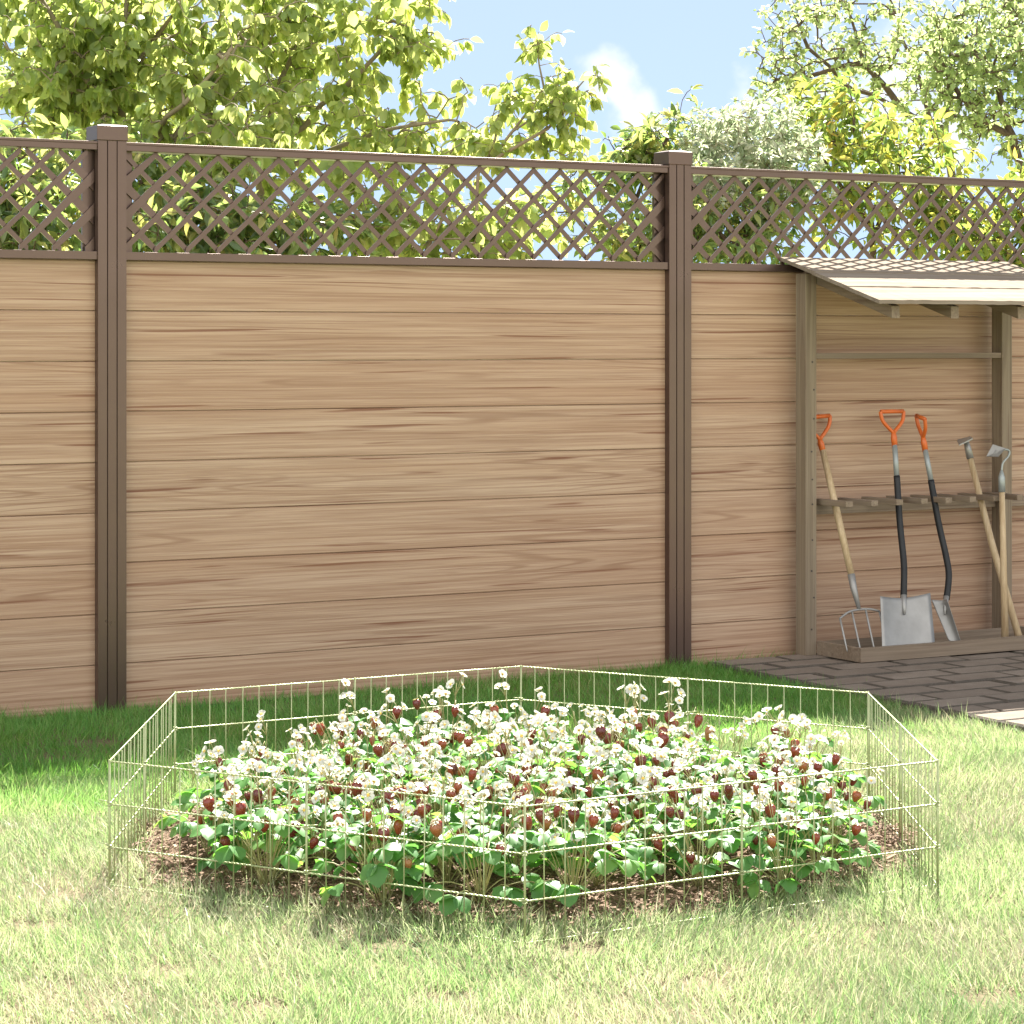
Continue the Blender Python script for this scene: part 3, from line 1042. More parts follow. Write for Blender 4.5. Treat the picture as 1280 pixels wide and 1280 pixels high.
rail_me = twist(PL - 0.004)
um = MB()
um.tube([(0, 0, 0.002), (0, 0, RAILS[0])], 0.0015, 6)
up_me = um.mesh('upright_wire', M['wire'], True)
sm = MB()
sm.tube([(0, 0, -0.02), (0, 0, RAILS[0] + 0.004)], 0.0030, 8)
stake_me = sm.mesh('wire_stake', M['wire'], True)
lm_ = MB()
for sg in (-1, 1):
    lm_.tube([(0.0055 * math.cos(a_), 0.0055 * math.sin(a_), sg * 0.004 + 0.001 * a_ / 6) for a_ in np.linspace(0, 2 * math.pi, 11)], 0.0015, 5)
lm_.tube([(0.0055, 0, 0.006), (0.030, 0.004, 0.009)], 0.0014, 5)
loop_me = lm_.mesh('wire_loop', M['wire'], True)

corner = [Vector((BC[0] + BR * math.cos(R(-90 + 60 * k)), BC[1] + BR * math.sin(R(-90 + 60 * k)), 0)) for k in range(6)]
cname = ['front', 'right front', 'right back', 'back', 'left back', 'left front']
sname = ['front right', 'right', 'back right', 'back left', 'left', 'front left']
for k in range(6):
    p, q = corner[k], corner[(k + 1) % 6]
    az = math.atan2(q.y - p.y, q.x - p.x)
    mid = (p + q) / 2
    for half, (a_, near) in enumerate(((p, cname[k]), (mid, cname[(k + 1) % 6]))):
        t = thing('wire_fence', f'low wire panel, {sname[k]} side of the bed, half next to its {near} corner', 'wire edging', a_, az, 'wire panels round the flower bed')
        for h in RAILS:
            o = link('rail_wire', rail_me, t)
            o.location = (0.002, 0, h)
        for j in range(1, 11):
            o = link('upright_wire', up_me, t)
            o.location = (PL * j / 11, 0.0038, 0)
            o.rotation_euler = (random.uniform(-.006, .006), random.uniform(-.008, .008), 0)
    for pos, lab in ((p, f'thin metal stake at the {cname[k]} corner of the wire edging'), (mid, f'thin metal stake halfway along the {sname[k]} side of the wire edging')):
        o = tag(link('wire_stake', stake_me), lab, 'stake', 'stakes joining the wire panels')
        o.location = pos
        o.rotation_euler = (0, 0, az)
        for h in RAILS[1:3]:
            c = link('wire_loop', loop_me, o)
            c.location = (0, 0, h)
            c.rotation_euler = (0, 0, random.choice((0, math.pi)))


# ------------------------------------------------------------------ strawberry plants
def leaflet_template():
    """toothed oval leaflet, folded along the midrib and drooping"""
    rows = 7
    ys = np.linspace(0, 1, rows)
    wd = np.array([0.05, 0.30, 0.44, 0.47, 0.42, 0.28, 0.0])
    vs = []
    for i, (y, w) in enumerate(zip(ys, wd)):
        tooth = 0.035 if i % 2 else -0.02
        dr = -0.32 * y ** 2
        if i == rows - 1:
            vs += [(0, y, dr)]
        else:
            vs += [(-(w + tooth), y + (0.03 if i % 2 else 0), dr + 0.30 * w - 0.25 * w * w), (-(w * .5), y, dr + 0.20 * w), (0, y, dr), (w * .5, y, dr + 0.20 * w), (w + tooth, y + (0.03 if i % 2 else 0), dr + 0.30 * w - 0.25 * w * w)]
    q, tr_ = [], []
    for i in range(rows - 2):
        for k in range(4):
            a_ = i * 5 + k
            q.append((a_, a_ + 1, a_ + 6, a_ + 5))
    tip = len(vs) - 1
    o = (rows - 2) * 5
    for k in range(4):
        tr_.append((o + k, o + k + 1, tip))
    return np.array(vs), [np.array(q), np.array(tr_)]


LT, LF = leaflet_template()


def flower_mesh(seed):
    rd = random.Random(seed)
    m = MB()
    for k in range(5):
        a_ = 2 * math.pi * k / 5 + rd.uniform(-.1, .1)
        L = rd.uniform(0.0135, 0.0160)
        w = L * 0.50
        tilt = rd.uniform(0.02, 0.35)
        ca, sa = math.cos(a_), math.sin(a_)
        prof = [(0.0015, -.0015), (L * .35, -w * .75), (L * .7, -w), (L * .95, -w * .55), (L, 0), (L * .95, w * .55), (L * .7, w), (L * .35, w * .75), (0.0015, .0015)]
        cen = (L * .6, 0)
        pts = [(x * ca - y * sa, x * sa + y * ca, tilt * x + 0.25 * abs(y) + 0.0006 * k) for x, y in prof]
        c = (cen[0] * ca, cen[0] * sa, tilt * cen[0] - 0.0008 + 0.0006 * k)
        m.add([c] + pts, [(0, i, i + 1) for i in range(1, 9)])
    # centre
    vs, fs = [(0, 0, 0.0055)], []
    for k in range(8):
        a_ = 2 * math.pi * k / 8
        vs.append((0.0030 * math.cos(a_), 0.0030 * math.sin(a_), 0.0045))
        vs.append((0.0042 * math.cos(a_), 0.0042 * math.sin(a_), 0.0012))
    for k in range(8):
        i, j = 1 + 2 * k, 1 + 2 * ((k + 1) % 8)
        fs += [(0, i, j), (i, i + 1, j + 1, j)]
    m.add(vs, fs, 1)
    return m.mesh('flower', [M['petal'], M['pollen']], True)


def berry_mesh(seed):
    rd = random.Random(seed)
    prof = [(0.004, 0.0), (0.0105, -0.002), (0.0148, -0.008), (0.0152, -0.0145), (0.0128, -0.023), (0.0085, -0.031), (0.0035, -0.0365)]
    k1, k2 = rd.uniform(.9, 1.1), rd.uniform(.85, 1.15)
    m = MB()
    n = 12
    vs, fs = [], []
    for (r_, z) in prof:
        for k in range(n):
            a_ = 2 * math.pi * k / n
            vs.append((r_ * k1 * math.cos(a_), r_ * k1 * math.sin(a_), z * k2))
    for i in range(len(prof) - 1):
        for k in range(n):
            a_, b_ = i * n + k, i * n + (k + 1) % n
            fs.append((a_, a_ + n, b_ + n, b_))
    fs += [tuple(range(n)), tuple(range((len(prof)) * n - 1, (len(prof) - 1) * n - 1, -1))]
    m.add(vs, fs)
    return m.mesh('berry', M['berry'], True)


def calyx_mesh():
    m = MB()
    for k in range(7):
        a_ = 2 * math.pi * k / 7
        ca, sa = math.cos(a_), math.sin(a_)
        pr = [(0, -.001, .002), (.007, -.0042, .0022), (.0145, 0, -.001), (.007, .0042, .0022), (0, .001, .002)]
        m.add([(x * ca - y * sa, x * sa + y * ca, z + .0003 * k) for x, y, z in pr], [(0, 1, 2), (0, 2, 3, 4)])
    return m.mesh('calyx', M['sepal'], True)


FLOWERS = [flower_mesh(i) for i in range(4)]
BERRIES = [berry_mesh(i) for i in range(3)]
CALYX = calyx_mesh()


def arc_pts(base, tip, lift, n=6):
    base, tip = Vector(base), Vector(tip)
    mid = base.lerp(tip, 0.5) + Vector((0, 0, lift))
    return [(1 - t_) ** 2 * base + 2 * t_ * (1 - t_) * mid + t_ * t_ * tip for t_ in [i / n for i in range(n + 1)]]


def make_proto(seed):
    """returns foliage mesh, stem mesh, flower placements, berry placements"""
    rd = random.Random(seed)
    nr = np.random.default_rng(seed)
    stems = MB()
    LP, LA, LN, LS = [], [], [], []
    nleaf = rd.randint(13, 17)
    for i in range(nleaf):
        az = 2 * math.pi * i / nleaf * 1.0 + rd.uniform(-.3, .3)
        outer = i % 2 == 0
        rr = rd.uniform(0.09, 0.14) if outer else rd.uniform(0.03, 0.09)
        hh = rd.uniform(0.055, 0.125) if outer else rd.uniform(0.12, 0.185)
        b = Vector((rd.uniform(-.012, .012), rd.uniform(-.012, .012), 0.0))
        tp = Vector((math.cos(az) * rr, math.sin(az) * rr, hh))
        pts = arc_pts(b, tp, 0.05)
        stems.tube(pts, 0.0014, 5)
        dr = Vector((math.cos(az), math.sin(az), -0.35 if outer else 0.1))
        side = Vector((-math.sin(az), math.cos(az), 0))
        sz = rd.uniform(0.040, 0.058)
        for dv, k in ((dr, 1.0), (dr * .35 + side, .9), (dr * .35 - side, .9)):
            dv = dv.normalized() + Vector((rd.uniform(-.15, .15), rd.uniform(-.15, .15), rd.uniform(-.35, .15)))
            LP.append(tp)
            LA.append(dv)
            LN.append(Vector((rd.uniform(-.3, .3), rd.uniform(-.3, .3), 1)))
            LS.append(sz * k)
    v, f = scatter(LT, LF, np.array(LP), np.array(LA), np.array(LN), np.array(LS))
    fol = arrays_mesh('foliage', v, f, M['plant_leaf'], True)
    fl, be = [], []
    nst = rd.randint(4, 5)
    for i in range(nst):
        az = 2 * math.pi * i / nst + rd.uniform(-.5, .5)
        rr = rd.uniform(0.02, 0.105)
        hh = rd.uniform(0.14, 0.27)
        if rd.random() < 0.16:
            hh += rd.uniform(0.005, 0.02)
        tp = Vector((math.cos(az) * rr, math.sin(az) * rr, hh))
        pts = arc_pts((0, 0, 0.005), tp, 0.03)
        stems.tube(pts, 0.0012, 5)
        for q in range(rd.choice((2, 3, 3, 4))):
            a2 = rd.uniform(0, 2 * math.pi)
            e = tp + Vector((math.cos(a2) * rd.uniform(.010, .034), math.sin(a2) * rd.uniform(.010, .034), rd.uniform(-.012, .026)))
            stems.tube(arc_pts(pts[-2], e, 0.006, 4), 0.0009, 4)
            nv = Vector((math.cos(a2) * rd.uniform(.2, 1.8), math.sin(a2) * rd.uniform(.2, 1.8), 1)).normalized()
            if rd.random() < .35:
                nv = (nv + Vector((0, -.9, 0))).normalized()
            fl.append((e + nv * 0.0008, nv, rd.uniform(0.72, 1.06), rd.randrange(4)))
    nb = rd.choice((4, 4, 5, 5))
    for i in range(nb):
        az = rd.uniform(0, 2 * math.pi)
        rr = rd.uniform(0.05, 0.125)
        hh = rd.uniform(0.11, 0.235)
        tp = Vector((math.cos(az) * rr, math.sin(az) * rr, hh))
        top = tp + Vector((-math.cos(az) * .012, -math.sin(az) * .012, rd.uniform(.008, .02)))
        pts = arc_pts((0, 0, 0.005), top, 0.05, 6)
        stems.tube(pts + [tp], 0.0011, 5)
        be.append((tp, Vector((math.cos(az) * .3, math.sin(az) * .3, 1)).normalized(), rd.uniform(.70, .95), rd.randrange(3)))
    return fol, stems.mesh('stems', M['plant_stem'], True), fl, be


PROTO = [make_proto(100 + i) for i in range(8)]
G_PL = 'strawberry plants in the hexagonal bed'
spots = []
step = 0.205
for j in range(-6, 7):
    for i in range(-6, 7):
        x = (i + 0.5 * (j % 2)) * step + random.uniform(-.03, .03)
        y = j * step * 0.866 + random.uniform(-.03, .03)
        if (abs(x - 0.025) / 0.865) ** (3.2 if y < 0 else 2.3) + (abs(y) / (0.89 if y < 0 else 0.84)) ** (3.2 if y < 0 else 2.3) < 1.0:
            spots.append((x, y))
for n_, (x, y) in enumerate(spots):
    fol, stm, fl, be = PROTO[random.randrange(8)]
    rr = math.hypot(x, y)
    if rr < 0.58:
        z_ = 'in the middle of the bed'
    elif y < -abs(x) * 0.75:
        z_ = 'along the front edge of the bed'
    elif y > abs(x) * 0.75:
        z_ = 'along the back edge of the bed'
    elif x < 0:
        z_ = 'at the left edge of the bed'
    else:
        z_ = 'at the right edge of the bed'
    t = thing('strawberry_plant', 'strawberry plant with white flowers and dark red berries ' + z_, 'strawberry plant',
              (BC[0] + x, BC[1] + y, 0.018 + 0.012 * (1 - rr)), random.uniform(0, 2 * math.pi), 'strawberry plants ' + z_)
    k = random.uniform(0.80, 1.14)
    t.scale = (k, k, k * random.uniform(.92, 1.12))
    t.rotation_euler = (random.uniform(-.10, .10), random.uniform(-.10, .10), random.uniform(0, 6.28))
    link('foliage', fol, t)
    link('stems', stm, t)
    up = Vector((0, 0, 1))
    for (p, nv, s_, vi) in fl:
        o = link('flower', FLOWERS[vi], t)
        o.location = p
        o.rotation_mode = 'QUATERNION'
        o.rotation_quaternion = up.rotation_difference(nv)
        o.scale = (s_, s_, s_)
    for (p, nv, s_, vi) in be:
        o = link('berry', BERRIES[vi], t)
        o.location = p
        o.rotation_mode = 'QUATERNION'
        o.rotation_quaternion = up.rotation_difference(nv)
        o.scale = (s_, s_, s_)
        link('calyx', CALYX, o)

# ------------------------------------------------------------------ trees and shrubs beyond the fence
OV = np.array([(0, 0, 0), (-.22, .18, .05), (.22, .18, .05), (0, .25, -.01), (-.36, .45, .07), (.36, .45, .07), (0, .5, -.03), (-.24, .75, .0), (.24, .75, .0), (0, .78, -.08), (0, 1.05, -.2)])
OVF = [np.array([(1, 3, 6, 4), (3, 2, 5, 6), (4, 6, 9, 7), (6, 5, 8, 9)]), np.array([(0, 3, 1), (0, 2, 3), (7, 9, 10), (9, 8, 10)])]
NA = OV * np.array([0.55, 1, 1])
SM = np.array([(0, 0, 0), (-.36, .42, .08), (.36, .42, .08), (0, .5, -.03), (0, 1.0, -.1)])
SMF = [np.array([(0, 3, 1), (0, 2, 3), (1, 3, 4), (3, 2, 4)])]


def ico_dirs(n, g):
    v = g.normal(size=(n, 3))
    return v / np.linalg.norm(v, axis=1, keepdims=True)


def tree(name, label, cat, base, forks, clumps, leaf, bark, tmpl, tf, size, per, droop, tips_per=(10, 0.2), r0=0.0035, seed=1, group=None, trunk_r=None, curl=0.4, updir=0.2):
    """base: foot; forks: list of polylines (limbs); clumps: list of (centre, radius xyz, number of clump centres)"""
    g = np.random.default_rng(seed)
    t = thing(name, label, cat, base, 0, group)
    B = np.array(base)
    nodes, par = [], []
    for poly in forks:
        prev = -1
        if nodes:
            q = np.array(poly[0])
            prev = int(np.argmin(np.linalg.norm(np.array(nodes) - q, axis=1)))
        pts = [np.array(p, float) for p in poly]
        for a_, b_ in zip(pts[:-1], pts[1:]):
            k = max(2, int(np.linalg.norm(b_ - a_) / 0.14))
            for i in range(k):
                p = a_ + (b_ - a_) * i / k + g.normal(0, 0.012, 3) * (i > 0)
                nodes.append(p)
                par.append(prev)
                prev = len(nodes) - 1
        nodes.append(pts[-1])
        par.append(prev)
    nfork = len(nodes)
    tips = []
    for cen, rad, nc in clumps:
        cen, rad = np.array(cen), np.array(rad)
        cc = cen + ico_dirs(nc, g) * (g.uniform(0.15, 1, (nc, 1)) ** 0.5) * rad
        for c in cc:
            k = max(3, int(g.normal(tips_per[0], tips_per[0] * .3)))
            tips.append(c + g.normal(0, tips_per[1], (k, 3)) * np.array([1, 1, .8]))
    tips = np.concatenate(tips)
    NP = np.zeros((nfork + 3 * len(tips), 3))
    NP[:nfork] = nodes
    cnt = nfork
    fk = NP[:nfork]
    d = np.min(np.linalg.norm(tips[:, None] - fk[None], axis=2), axis=1)
    twigs = []
    for i in np.argsort(d):
        tp = tips[i]
        dv = tp - NP[:cnt]
        dist = np.linalg.norm(dv, axis=1)
        cost = dist * (1 + 0.5 * (dv[:, 2] < -0.05)) + 0.0
        j = int(np.argmin(cost + (dist < 0.04) * 9))
        a_ = NP[j]
        L = dist[j]
        m1 = a_ + (tp - a_) * 0.35 + np.array([0, 0, 0.10 * L]) + g.normal(0, 0.05 * L, 3)
        m2 = a_ + (tp - a_) * 0.7 + np.array([0, 0, 0.10 * L]) + g.normal(0, 0.05 * L, 3)
        for p in (m1, m2, tp):
            NP[cnt] = p
            par.append(j)
            j = cnt
            cnt += 1
        twigs.append((cnt - 3, cnt - 2, cnt - 1))
    NP = NP[:cnt]
    par = np.array(par)
    e = 2.35
    acc = np.zeros(cnt)
    kids = np.zeros(cnt, int)
    for p_ in par:
        if p_ >= 0:
            kids[p_] += 1
    acc[kids == 0] = r0 ** e
    order = range(cnt - 1, -1, -1)
    # parents always come before children
    for i in order:
        if acc[i] == 0:
            acc[i] = r0 ** e
        if par[i] >= 0:
            acc[par[i]] += acc[i]
    rad = acc ** (1 / e)
    if trunk_r:
        rad = np.minimum(rad, trunk_r)
    ch = np.array([i for i in range(cnt) if par[i] >= 0])
    pa = par[ch]
    A0, A1 = NP[pa], NP[ch]
    ax = A1 - A0
    ln = np.linalg.norm(ax, axis=1, keepdims=True) + 1e-9
    ax = ax / ln
    ref = np.where(np.abs(ax[:, 2:3]) > 0.9, np.array([[1., 0, 0]]), np.array([[0, 0, 1.]]))
    y = np.cross(ax, ref)
    y /= np.linalg.norm(y, axis=1, keepdims=True)
    z = np.cross(ax, y)
    ns = 6
    ang = np.arange(ns) * 2 * np.pi / ns
    ring = np.cos(ang)[None, :, None] * y[:, None] + np.sin(ang)[None, :, None] * z[:, None]
    r1 = np.minimum(rad[pa], rad[ch] * 1.6)
    v0 = A0[:, None] - ax[:, None] * (rad[ch] * .3)[:, None, None] + ring * r1[:, None, None]
    v1 = A1[:, None] + ring * rad[ch][:, None, None]
    vv = np.concatenate([v0, v1], axis=1).reshape(-1, 3) - B
    k = np.arange(ns)
    qf = np.stack([k, (k + 1) % ns, (k + 1) % ns + ns, k + ns], 1)
    ff = (qf[None] + (np.arange(len(ch)) * 2 * ns)[:, None, None]).reshape(-1, 4)
    link('trunk', arrays_mesh('trunk', vv, [ff], bark, True), t)
    # leaves along the last two thirds of every twig
    P, A, NN = [], [], []
    tw = np.array(twigs)
    for (i0, i1, pr_) in ((0, 1, .28), (1, 2, .72)):
        k = max(1, int(round(per * pr_)))
        a_, b_ = NP[tw[:, i0]], NP[tw[:, i1]]
        for q in range(k):
            u_ = g.uniform(0.05, 1, (len(tw), 1))
            p = a_ + (b_ - a_) * u_
            dirv = (b_ - a_) / (np.linalg.norm(b_ - a_, axis=1, keepdims=True) + 1e-9)
            rnd = ico_dirs(len(tw), g)
            axs = dirv * 0.5 + rnd * 0.8 + np.array([0, 0, -droop]) * g.uniform(.5, 1.4, (len(tw), 1))
            axs /= np.linalg.norm(axs, axis=1, keepdims=True)
            P.append(p + axs * size * 0.18)
            A.append(axs)
            NN.append(ico_dirs(len(tw), g) * 0.8 + np.array([0, -updir, 0.75]))
    P, A, NN = np.concatenate(P), np.concatenate(A), np.concatenate(NN)
    S = size * g.uniform(0.6, 1.25, len(P))
    v, f = scatter(tmpl, tf, P - B, A, NN, S)
    link('crown', arrays_mesh('crown', v, f, leaf, True), t)
    print(name, 'leaves', len(P))
    return t


def W(px, py, z):
    return tuple(at_depth(px, py, z))


def limbs(basepx, z, splits):
    """trunk from the ground at pixel column basepx, then limbs to pixel points"""
    b = ((basepx - HX) * z / FPX, z, 0.0)
    out = []
    for s_ in splits:
        pts = [b if i == 0 and s_[0] is None else (W(*p)) for i, p in enumerate(s_)] if s_[0] is not None else [b] + [W(*p) for p in s_[1:]]
        out.append(pts)
    return b, out


def E(px, py, z, rx, ry, rz, n):
    k = z / FPX
    return (W(px, py, z), (rx * k, rz, ry * k), n)


G_T = 'trees beyond the fence'
G_S = 'shrubs beyond the fence'
# large leaved trees at left
b, f = limbs(150, 12.6, [(None, (152, 200, 12.6), (148, 90, 12.6), (165, -60, 12.7)), ((152, 190, 12.6), (95, 80, 12.4), (40, -20, 12.5)), ((148, 100, 12.6), (215, 20, 12.4), (260, -60, 12.6)), ((152, 210, 12.6), (230, 130, 12.2), (290, 60, 12.2))])
tree('broadleaf_tree', 'leafy tree with large drooping lime green leaves above the nearer post', 'tree', b, f,
     [E(70, 50, 12.6, 150, 95, .45, 21), E(230, 55, 12.5, 120, 95, .45, 19), E(120, -30, 12.7, 170, 35, .35, 5), E(250, 160, 12.2, 90, 70, .35, 11), E(95, 150, 12.6, 95, 55, .4, 10)],
     M['leaf_lime'], M['bark_green'], OV, OVF, 0.072, 9, 1.1, (13, .17), 0.0028, 11, G_T, 0.035)
b, f = limbs(330, 13.0, [(None, (325, 230, 13), (340, 120, 13), (390, 20, 13), (420, -60, 13)), ((330, 200, 13), (430, 110, 12.8), (500, 30, 12.8)), ((328, 215, 13), (460, 170, 12.7), (560, 150, 12.6)), ((340, 120, 13), (330, 20, 13.2), (335, -50, 13.2))])
tree('broadleaf_tree', 'leafy tree with lime green leaves over the middle panel, sky showing through', 'tree', b, f,
     [E(480, 50, 12.9, 75, 75, .35, 10), E(360, 90, 13, 60, 90, .4, 9), E(440, 150, 12.8, 100, 55, .35, 11), E(555, 170, 12.6, 60, 38, .25, 4), E(430, -25, 13, 110, 25, .3, 4), E(345, 0, 13.1, 50, 60, .3, 4)],
     M['leaf_lime'], M['bark_green'], OV, OVF, 0.070, 8, 1.0, (11, .15), 0.0026, 12, G_T, 0.03)
b, f = limbs(110, 15.0, [(None, (110, 200, 15), (105, 100, 15), (90, 0, 15)), ((110, 190, 15), (200, 110, 15), (270, 30, 15)), ((110, 180, 15), (30, 90, 15), (-20, 10, 15))])
tree('small_leaf_tree', 'pale fine leaved tree behind the lime leaved trees at left', 'tree', b, f,
     [E(60, 60, 15, 110, 90, .5, 26), E(220, 70, 15, 110, 90, .5, 26), E(130, 170, 15, 150, 50, .4, 20), E(330, 150, 15, 60, 60, .4, 8)],
     M['leaf_fine'], M['bark_green'], OV, OVF, 0.055, 7, 0.5, (11, .13), 0.0024, 31, G_T, 0.03)
# young sapling against the sky
b, f = limbs(590, 12.2, [(None, (598, 215, 12.2), (640, 165, 12.2), (680, 110, 12.2), (672, 50, 12.2)), ((640, 165, 12.2), (700, 118, 12.1), (735, 95, 12.1)), ((598, 215, 12.2), (660, 175, 12.1), (705, 140, 12.1)), ((606, 205, 12.2), (622, 150, 12.3), (648, 122, 12.3))])
tree('young_tree', 'slim sapling with pale lime leaves standing against open sky', 'tree', b, f,
     [E(672, 55, 12.2, 18, 22, .07, 4), E(690, 95, 12.2, 26, 14, .08, 4), E(730, 112, 12.1, 22, 20, .08, 5), E(690, 125, 12.1, 30, 14, .1, 6), E(640, 122, 12.3, 40, 9, .08, 5), E(700, 150, 12.1, 38, 14, .1, 6),
      E(650, 175, 12.2, 45, 18, .12, 8), E(705, 185, 12.2, 45, 14, .12, 6), E(605, 165, 12.3, 20, 14, .08, 3)],
     M['leaf_lime'], M['bark_green'], OV, OVF, 0.060, 5, 0.9, (4, .045), 0.0018, 13, G_T, 0.010)
# bush of narrow leaves left of the far post
b, f = limbs(800, 13.2, [(None, (795, 250, 13.2), (770, 190, 13.2), (760, 170, 13.2)), ((795, 250, 13.2), (830, 180, 13.2), (850, 140, 13.2))])
tree('narrow_leaf_shrub', 'airy shrub with narrow yellow green leaves just left of the far post', 'shrub', b, f,
     [E(822, 170, 13.2, 34, 34, .2, 7), E(770, 205, 13.2, 50, 22, .2, 6), E(815, 205, 13.2, 40, 25, .2, 5), E(720, 255, 13.1, 90, 45, .2, 9)],
     M['leaf_dark'], M['bark'], NA, OVF, 0.082, 6, 0.3, (9, .09), 0.0022, 14, G_S, 0.02)
# silvery willow-like bush
b, f = limbs(930, 13.15, [(None, (930, 260, 13.15), (925, 150, 13.15)), ((930, 300, 13.15), (880, 190, 13.15)), ((930, 300, 13.15), (985, 180, 13.15))])
tree('silvery_shrub', 'fluffy pale silvery green shrub right of the far post', 'shrub', b, f,
     [E(930, 190, 13.15, 95, 62, .35, 50), E(890, 235, 13.0, 60, 45, .25, 16)],
     M['leaf_silver'], M['bark_green'], NA, OVF, 0.05, 9, 0.05, (10, .075), 0.0016, 15, G_S, 0.02)
# yellow and orange shrub
b, f = limbs(1090, 13.6, [(None, (1090, 280, 13.6), (1070, 170, 13.6)), ((1090, 300, 13.6), (1140, 200, 13.6)), ((1090, 290, 13.6), (1030, 200, 13.6))])
tree('yellowing_shrub', 'shrub with yellow and orange tinted leaves above the right lattice', 'shrub', b, f,
     [E(1085, 185, 13.6, 85, 48, .4, 18), E(1045, 140, 13.7, 45, 32, .3, 7), E(1130, 265, 13.4, 130, 50, .3, 16)],
     M['leaf_yellow'], M['bark'], NA, OVF, 0.072, 7, 0.35, (11, .12), 0.0022, 16, G_S, 0.02)
# small leaved trees at right
b, f = limbs(1190, 16.5, [(None, (1190, 260, 16.5), (1185, 150, 16.5), (1215, 90, 16.5), (1230, 20, 16.5)), ((1188, 190, 16.5), (1130, 140, 16.4), (1080, 80, 16.4), (1060, 10, 16.4)), ((1130, 140, 16.4), (1060, 110, 16.4), (1010, 60, 16.4), (985, 0, 16.4)),
                          ((1188, 200, 16.5), (1150, 100, 16.7), (1120, 20, 16.7), (1105, -40, 16.7)), ((1080, 80, 16.4), (1030, 90, 16.3), (970, 100, 16.3))])
tree('small_leaf_tree', 'airy tree with tiny pale leaves and thin dark branches against the sky', 'tree', b, f,
     [E(1020, 60, 16.4, 85, 75, .8, 19), E(1110, 90, 16.5, 80, 80, .8, 17), E(1060, -15, 16.6, 110, 30, .6, 8), E(985, 110, 16.3, 45, 30, .4, 7)],
     M['leaf_fine'], M['bark'], SM, SMF, 0.046, 8, 0.2, (10, .13), 0.0028, 17, G_T, 0.05)
b, f = limbs(1290, 15.4, [(None, (1285, 230, 15.4), (1265, 170, 15.4), (1240, 90, 15.4), (1200, 30, 15.4)), ((1285, 230, 15.4), (1290, 100, 15.4), (1260, 0, 15.4)), ((1265, 170, 15.4), (1200, 120, 15.3), (1170, 60, 15.3))])
tree('small_leaf_tree', 'dense small leaved tree filling the upper right corner', 'tree', b, f,
     [E(1225, 50, 15.4, 80, 60, .7, 34), E(1270, 130, 15.4, 70, 60, .6, 20), E(1200, 120, 15.3, 50, 45, .5, 14), E(1240, -15, 15.5, 100, 30, .5, 8), E(1330, 60, 15.4, 60, 120, .6, 14)],
     M['leaf_fine'], M['bark'], SM, SMF, 0.046, 9, 0.2, (11, .12), 0.0028, 18, G_T, 0.06)
# low shrubs seen above and through the lattice
b, f = limbs(40, 11.2, [(None, (40, 300, 11.2), (20, 210, 11.2)), ((40, 320, 11.2), (80, 230, 11.2))])
tree('dark_shrub', 'glossy dark leaved shrub behind the left lattice panel', 'shrub', b, f,
     [E(35, 215, 11.2, 75, 40, .3, 12), E(30, 290, 11.1, 120, 50, .3, 18)],
     M['leaf_dark'], M['bark'], NA, OVF, 0.085, 7, 0.45, (12, .11), 0.0022, 19, G_S, 0.02)
b, f = limbs(270, 11.8, [(None, (270, 320, 11.8), (250, 250, 11.8)), ((270, 340, 11.8), (320, 250, 11.8)), ((270, 340, 11.8), (210, 260, 11.8))])
tree('dark_shrub', 'shrub of mixed dark and yellow leaves behind the lattice beside the nearer post', 'shrub', b, f,
     [E(230, 285, 11.8, 100, 55, .3, 20), E(360, 285, 11.9, 90, 55, .3, 16), E(190, 215, 11.9, 45, 25, .2, 5)],
     M['leaf_dark'], M['bark'], NA, OVF, 0.085, 7, 0.45, (12, .11), 0.0022, 20, G_S, 0.02)
b, f = limbs(520, 12.3, [(None, (520, 320, 12.3), (500, 250, 12.3)), ((520, 340, 12.3), (560, 260, 12.3))])
tree('green_shrub', 'light green shrub with sky gaps behind the middle lattice', 'shrub', b, f,
     [E(470, 250, 12.4, 90, 50, .3, 11), E(560, 300, 12.3, 90, 40, .3, 10), E(630, 270, 12.5, 60, 45, .25, 6)],
     M['leaf_lime'], M['bark_green'], OV, OVF, 0.078, 6, 0.55, (10, .11), 0.0022, 21, G_S, 0.02)
b, f = limbs(930, 12.9, [(None, (930, 330, 12.9), (900, 270, 12.9)), ((930, 340, 12.9), (970, 270, 12.9))])
tree('dark_shrub', 'dark shrub low behind the lattice right of the far post', 'shrub', b, f,
     [E(930, 285, 12.9, 90, 48, .3, 20), E(800, 300, 12.8, 70, 35, .25, 9)],
     M['leaf_dark'], M['bark'], NA, OVF, 0.07, 7, 0.3, (12, .1), 0.002, 22, G_S, 0.02)
b, f = limbs(1240, 13.3, [(None, (1240, 330, 13.3), (1220, 270, 13.3)), ((1240, 340, 13.3), (1280, 260, 13.3))])
tree('yellowing_shrub', 'yellow green shrub behind the lattice above the shelter roof', 'shrub', b, f,
     [E(1230, 285, 13.3, 100, 42, .3, 16), E(1290, 225, 13.3, 35, 30, .3, 5)],
     M['leaf_yellow'], M['bark'], NA, OVF, 0.08, 6, 0.35, (11, .1), 0.002, 23, G_S, 0.02)

# ------------------------------------------------------------------ light
SUN_EL = R(49)
TRAV = Vector((-0.17, -1.0, 0)).normalized()
dirv = Vector((TRAV.x * math.cos(SUN_EL), TRAV.y * math.cos(SUN_EL), -math.sin(SUN_EL)))
sl = bpy.data.lights.new('sun', 'SUN')
sl.energy = 5.0
sl.angle = R(0.55)
sl.color = (1.0, 0.95, 0.86)
so_ = bpy.data.objects.new('sun', sl)
so_.rotation_euler = dirv.to_track_quat('-Z', 'Y').to_euler()
so_.location = (0, 20, 20)
C.objects.link(so_)

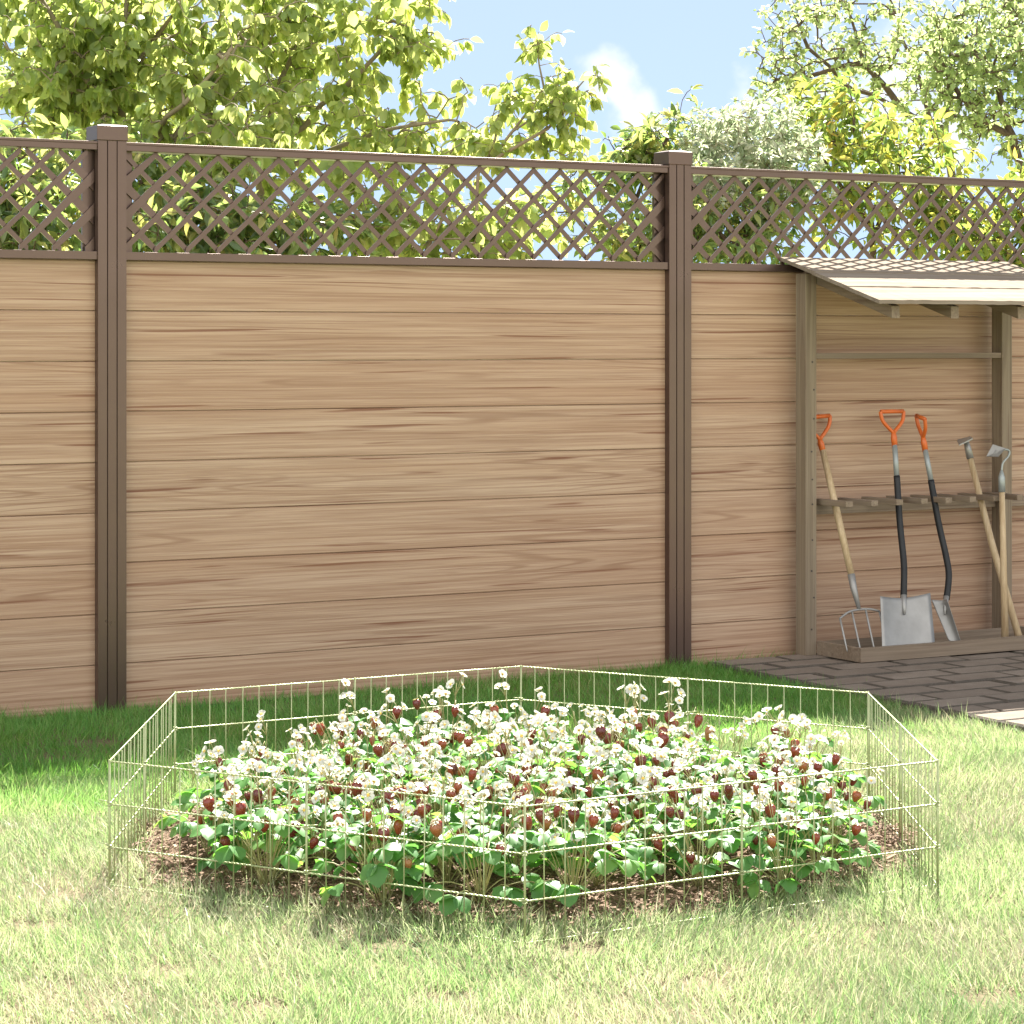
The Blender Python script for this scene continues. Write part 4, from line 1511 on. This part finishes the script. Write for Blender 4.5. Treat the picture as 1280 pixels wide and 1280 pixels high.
w = bpy.data.worlds.new('World')
sc.world = w
w.use_nodes = True
nt = w.node_tree
for n_ in list(nt.nodes):
    nt.nodes.remove(n_)
out = nt.nodes.new('ShaderNodeOutputWorld')
bg = nt.nodes.new('ShaderNodeBackground')
sky = nt.nodes.new('ShaderNodeTexSky')
sky.sky_type = 'NISHITA'
sky.sun_disc = False
sky.sun_elevation = SUN_EL
sky.sun_rotation = math.atan2(-TRAV.x, -TRAV.y)
sky.air_density, sky.dust_density, sky.ozone_density = 0.5, 0.0, 1.0
tc = nt.nodes.new('ShaderNodeTexCoord')
va = nt.nodes.new('ShaderNodeVectorMath')
va.inputs[1].default_value = (0, 0, 0.24)     # sky lookup shifted upward: the pale band at the horizon stays below the trees
nt.links.new(tc.outputs['Generated'], va.inputs[0])
vn = nt.nodes.new('ShaderNodeVectorMath')
vn.operation = 'NORMALIZE'
nt.links.new(va.outputs[0], vn.inputs[0])
nt.links.new(vn.outputs[0], sky.inputs[0])
c = mixc(nt, 0.5, sky.outputs[0], (2.45, 2.65, 2.5))         # thin high haze over the whole sky
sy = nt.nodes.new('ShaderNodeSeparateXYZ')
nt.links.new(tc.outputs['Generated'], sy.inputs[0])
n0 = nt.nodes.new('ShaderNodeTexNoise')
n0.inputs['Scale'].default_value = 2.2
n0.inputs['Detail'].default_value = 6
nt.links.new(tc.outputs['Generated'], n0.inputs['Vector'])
fill_cloud = math_(nt, 'ADD', math_(nt, 'MULTIPLY', sy.outputs[1], -1.0), math_(nt, 'MULTIPLY', math_(nt, 'SUBTRACT', n0.outputs[0], 0.5), 0.9))
c = mixc(nt, ramp(nt, fill_cloud, [(0.08, (0, 0, 0)), (0.45, (1, 1, 1))]), c, (6.6, 6.5, 6.4))   # unseen bright cloud added behind the camera to fill shaded faces
nz = nt.nodes.new('ShaderNodeTexNoise')
nz.inputs['Scale'].default_value = 38
nz.inputs['Detail'].default_value = 7
nt.links.new(tc.outputs['Generated'], nz.inputs['Vector'])
for (cx, cy), rad_ in (((758, 92), 0.013), ((800, 150), 0.014), ((1120, 160), 0.05), ((330, 60), 0.035)):
    vd = nt.nodes.new('ShaderNodeVectorMath')
    vd.operation = 'DISTANCE'
    vd.inputs[1].default_value = Vector(((cx - HX) / FPX, 1, (HY - cy) / FPX)).normalized()
    nt.links.new(tc.outputs['Generated'], vd.inputs[0])
    dd = math_(nt, 'ADD', math_(nt, 'DIVIDE', vd.outputs['Value'], rad_), math_(nt, 'MULTIPLY', math_(nt, 'SUBTRACT', nz.outputs[0], 0.5), 3.0))
    c = mixc(nt, ramp(nt, dd, [(0.15, (0.7, 0.7, 0.7)), (1.0, (0, 0, 0))], 'EASE'), c, (3.7, 3.75, 3.75))
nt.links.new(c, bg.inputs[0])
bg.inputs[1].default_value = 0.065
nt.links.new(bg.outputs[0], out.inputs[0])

sc.view_settings.view_transform = 'Standard'
sc.view_settings.look = 'None'
sc.view_settings.exposure = 2.35
sc.view_settings.gamma = 1.0
sc.cycles.max_bounces = 10
sc.cycles.transmission_bounces = 6
sc.cycles.diffuse_bounces = 5
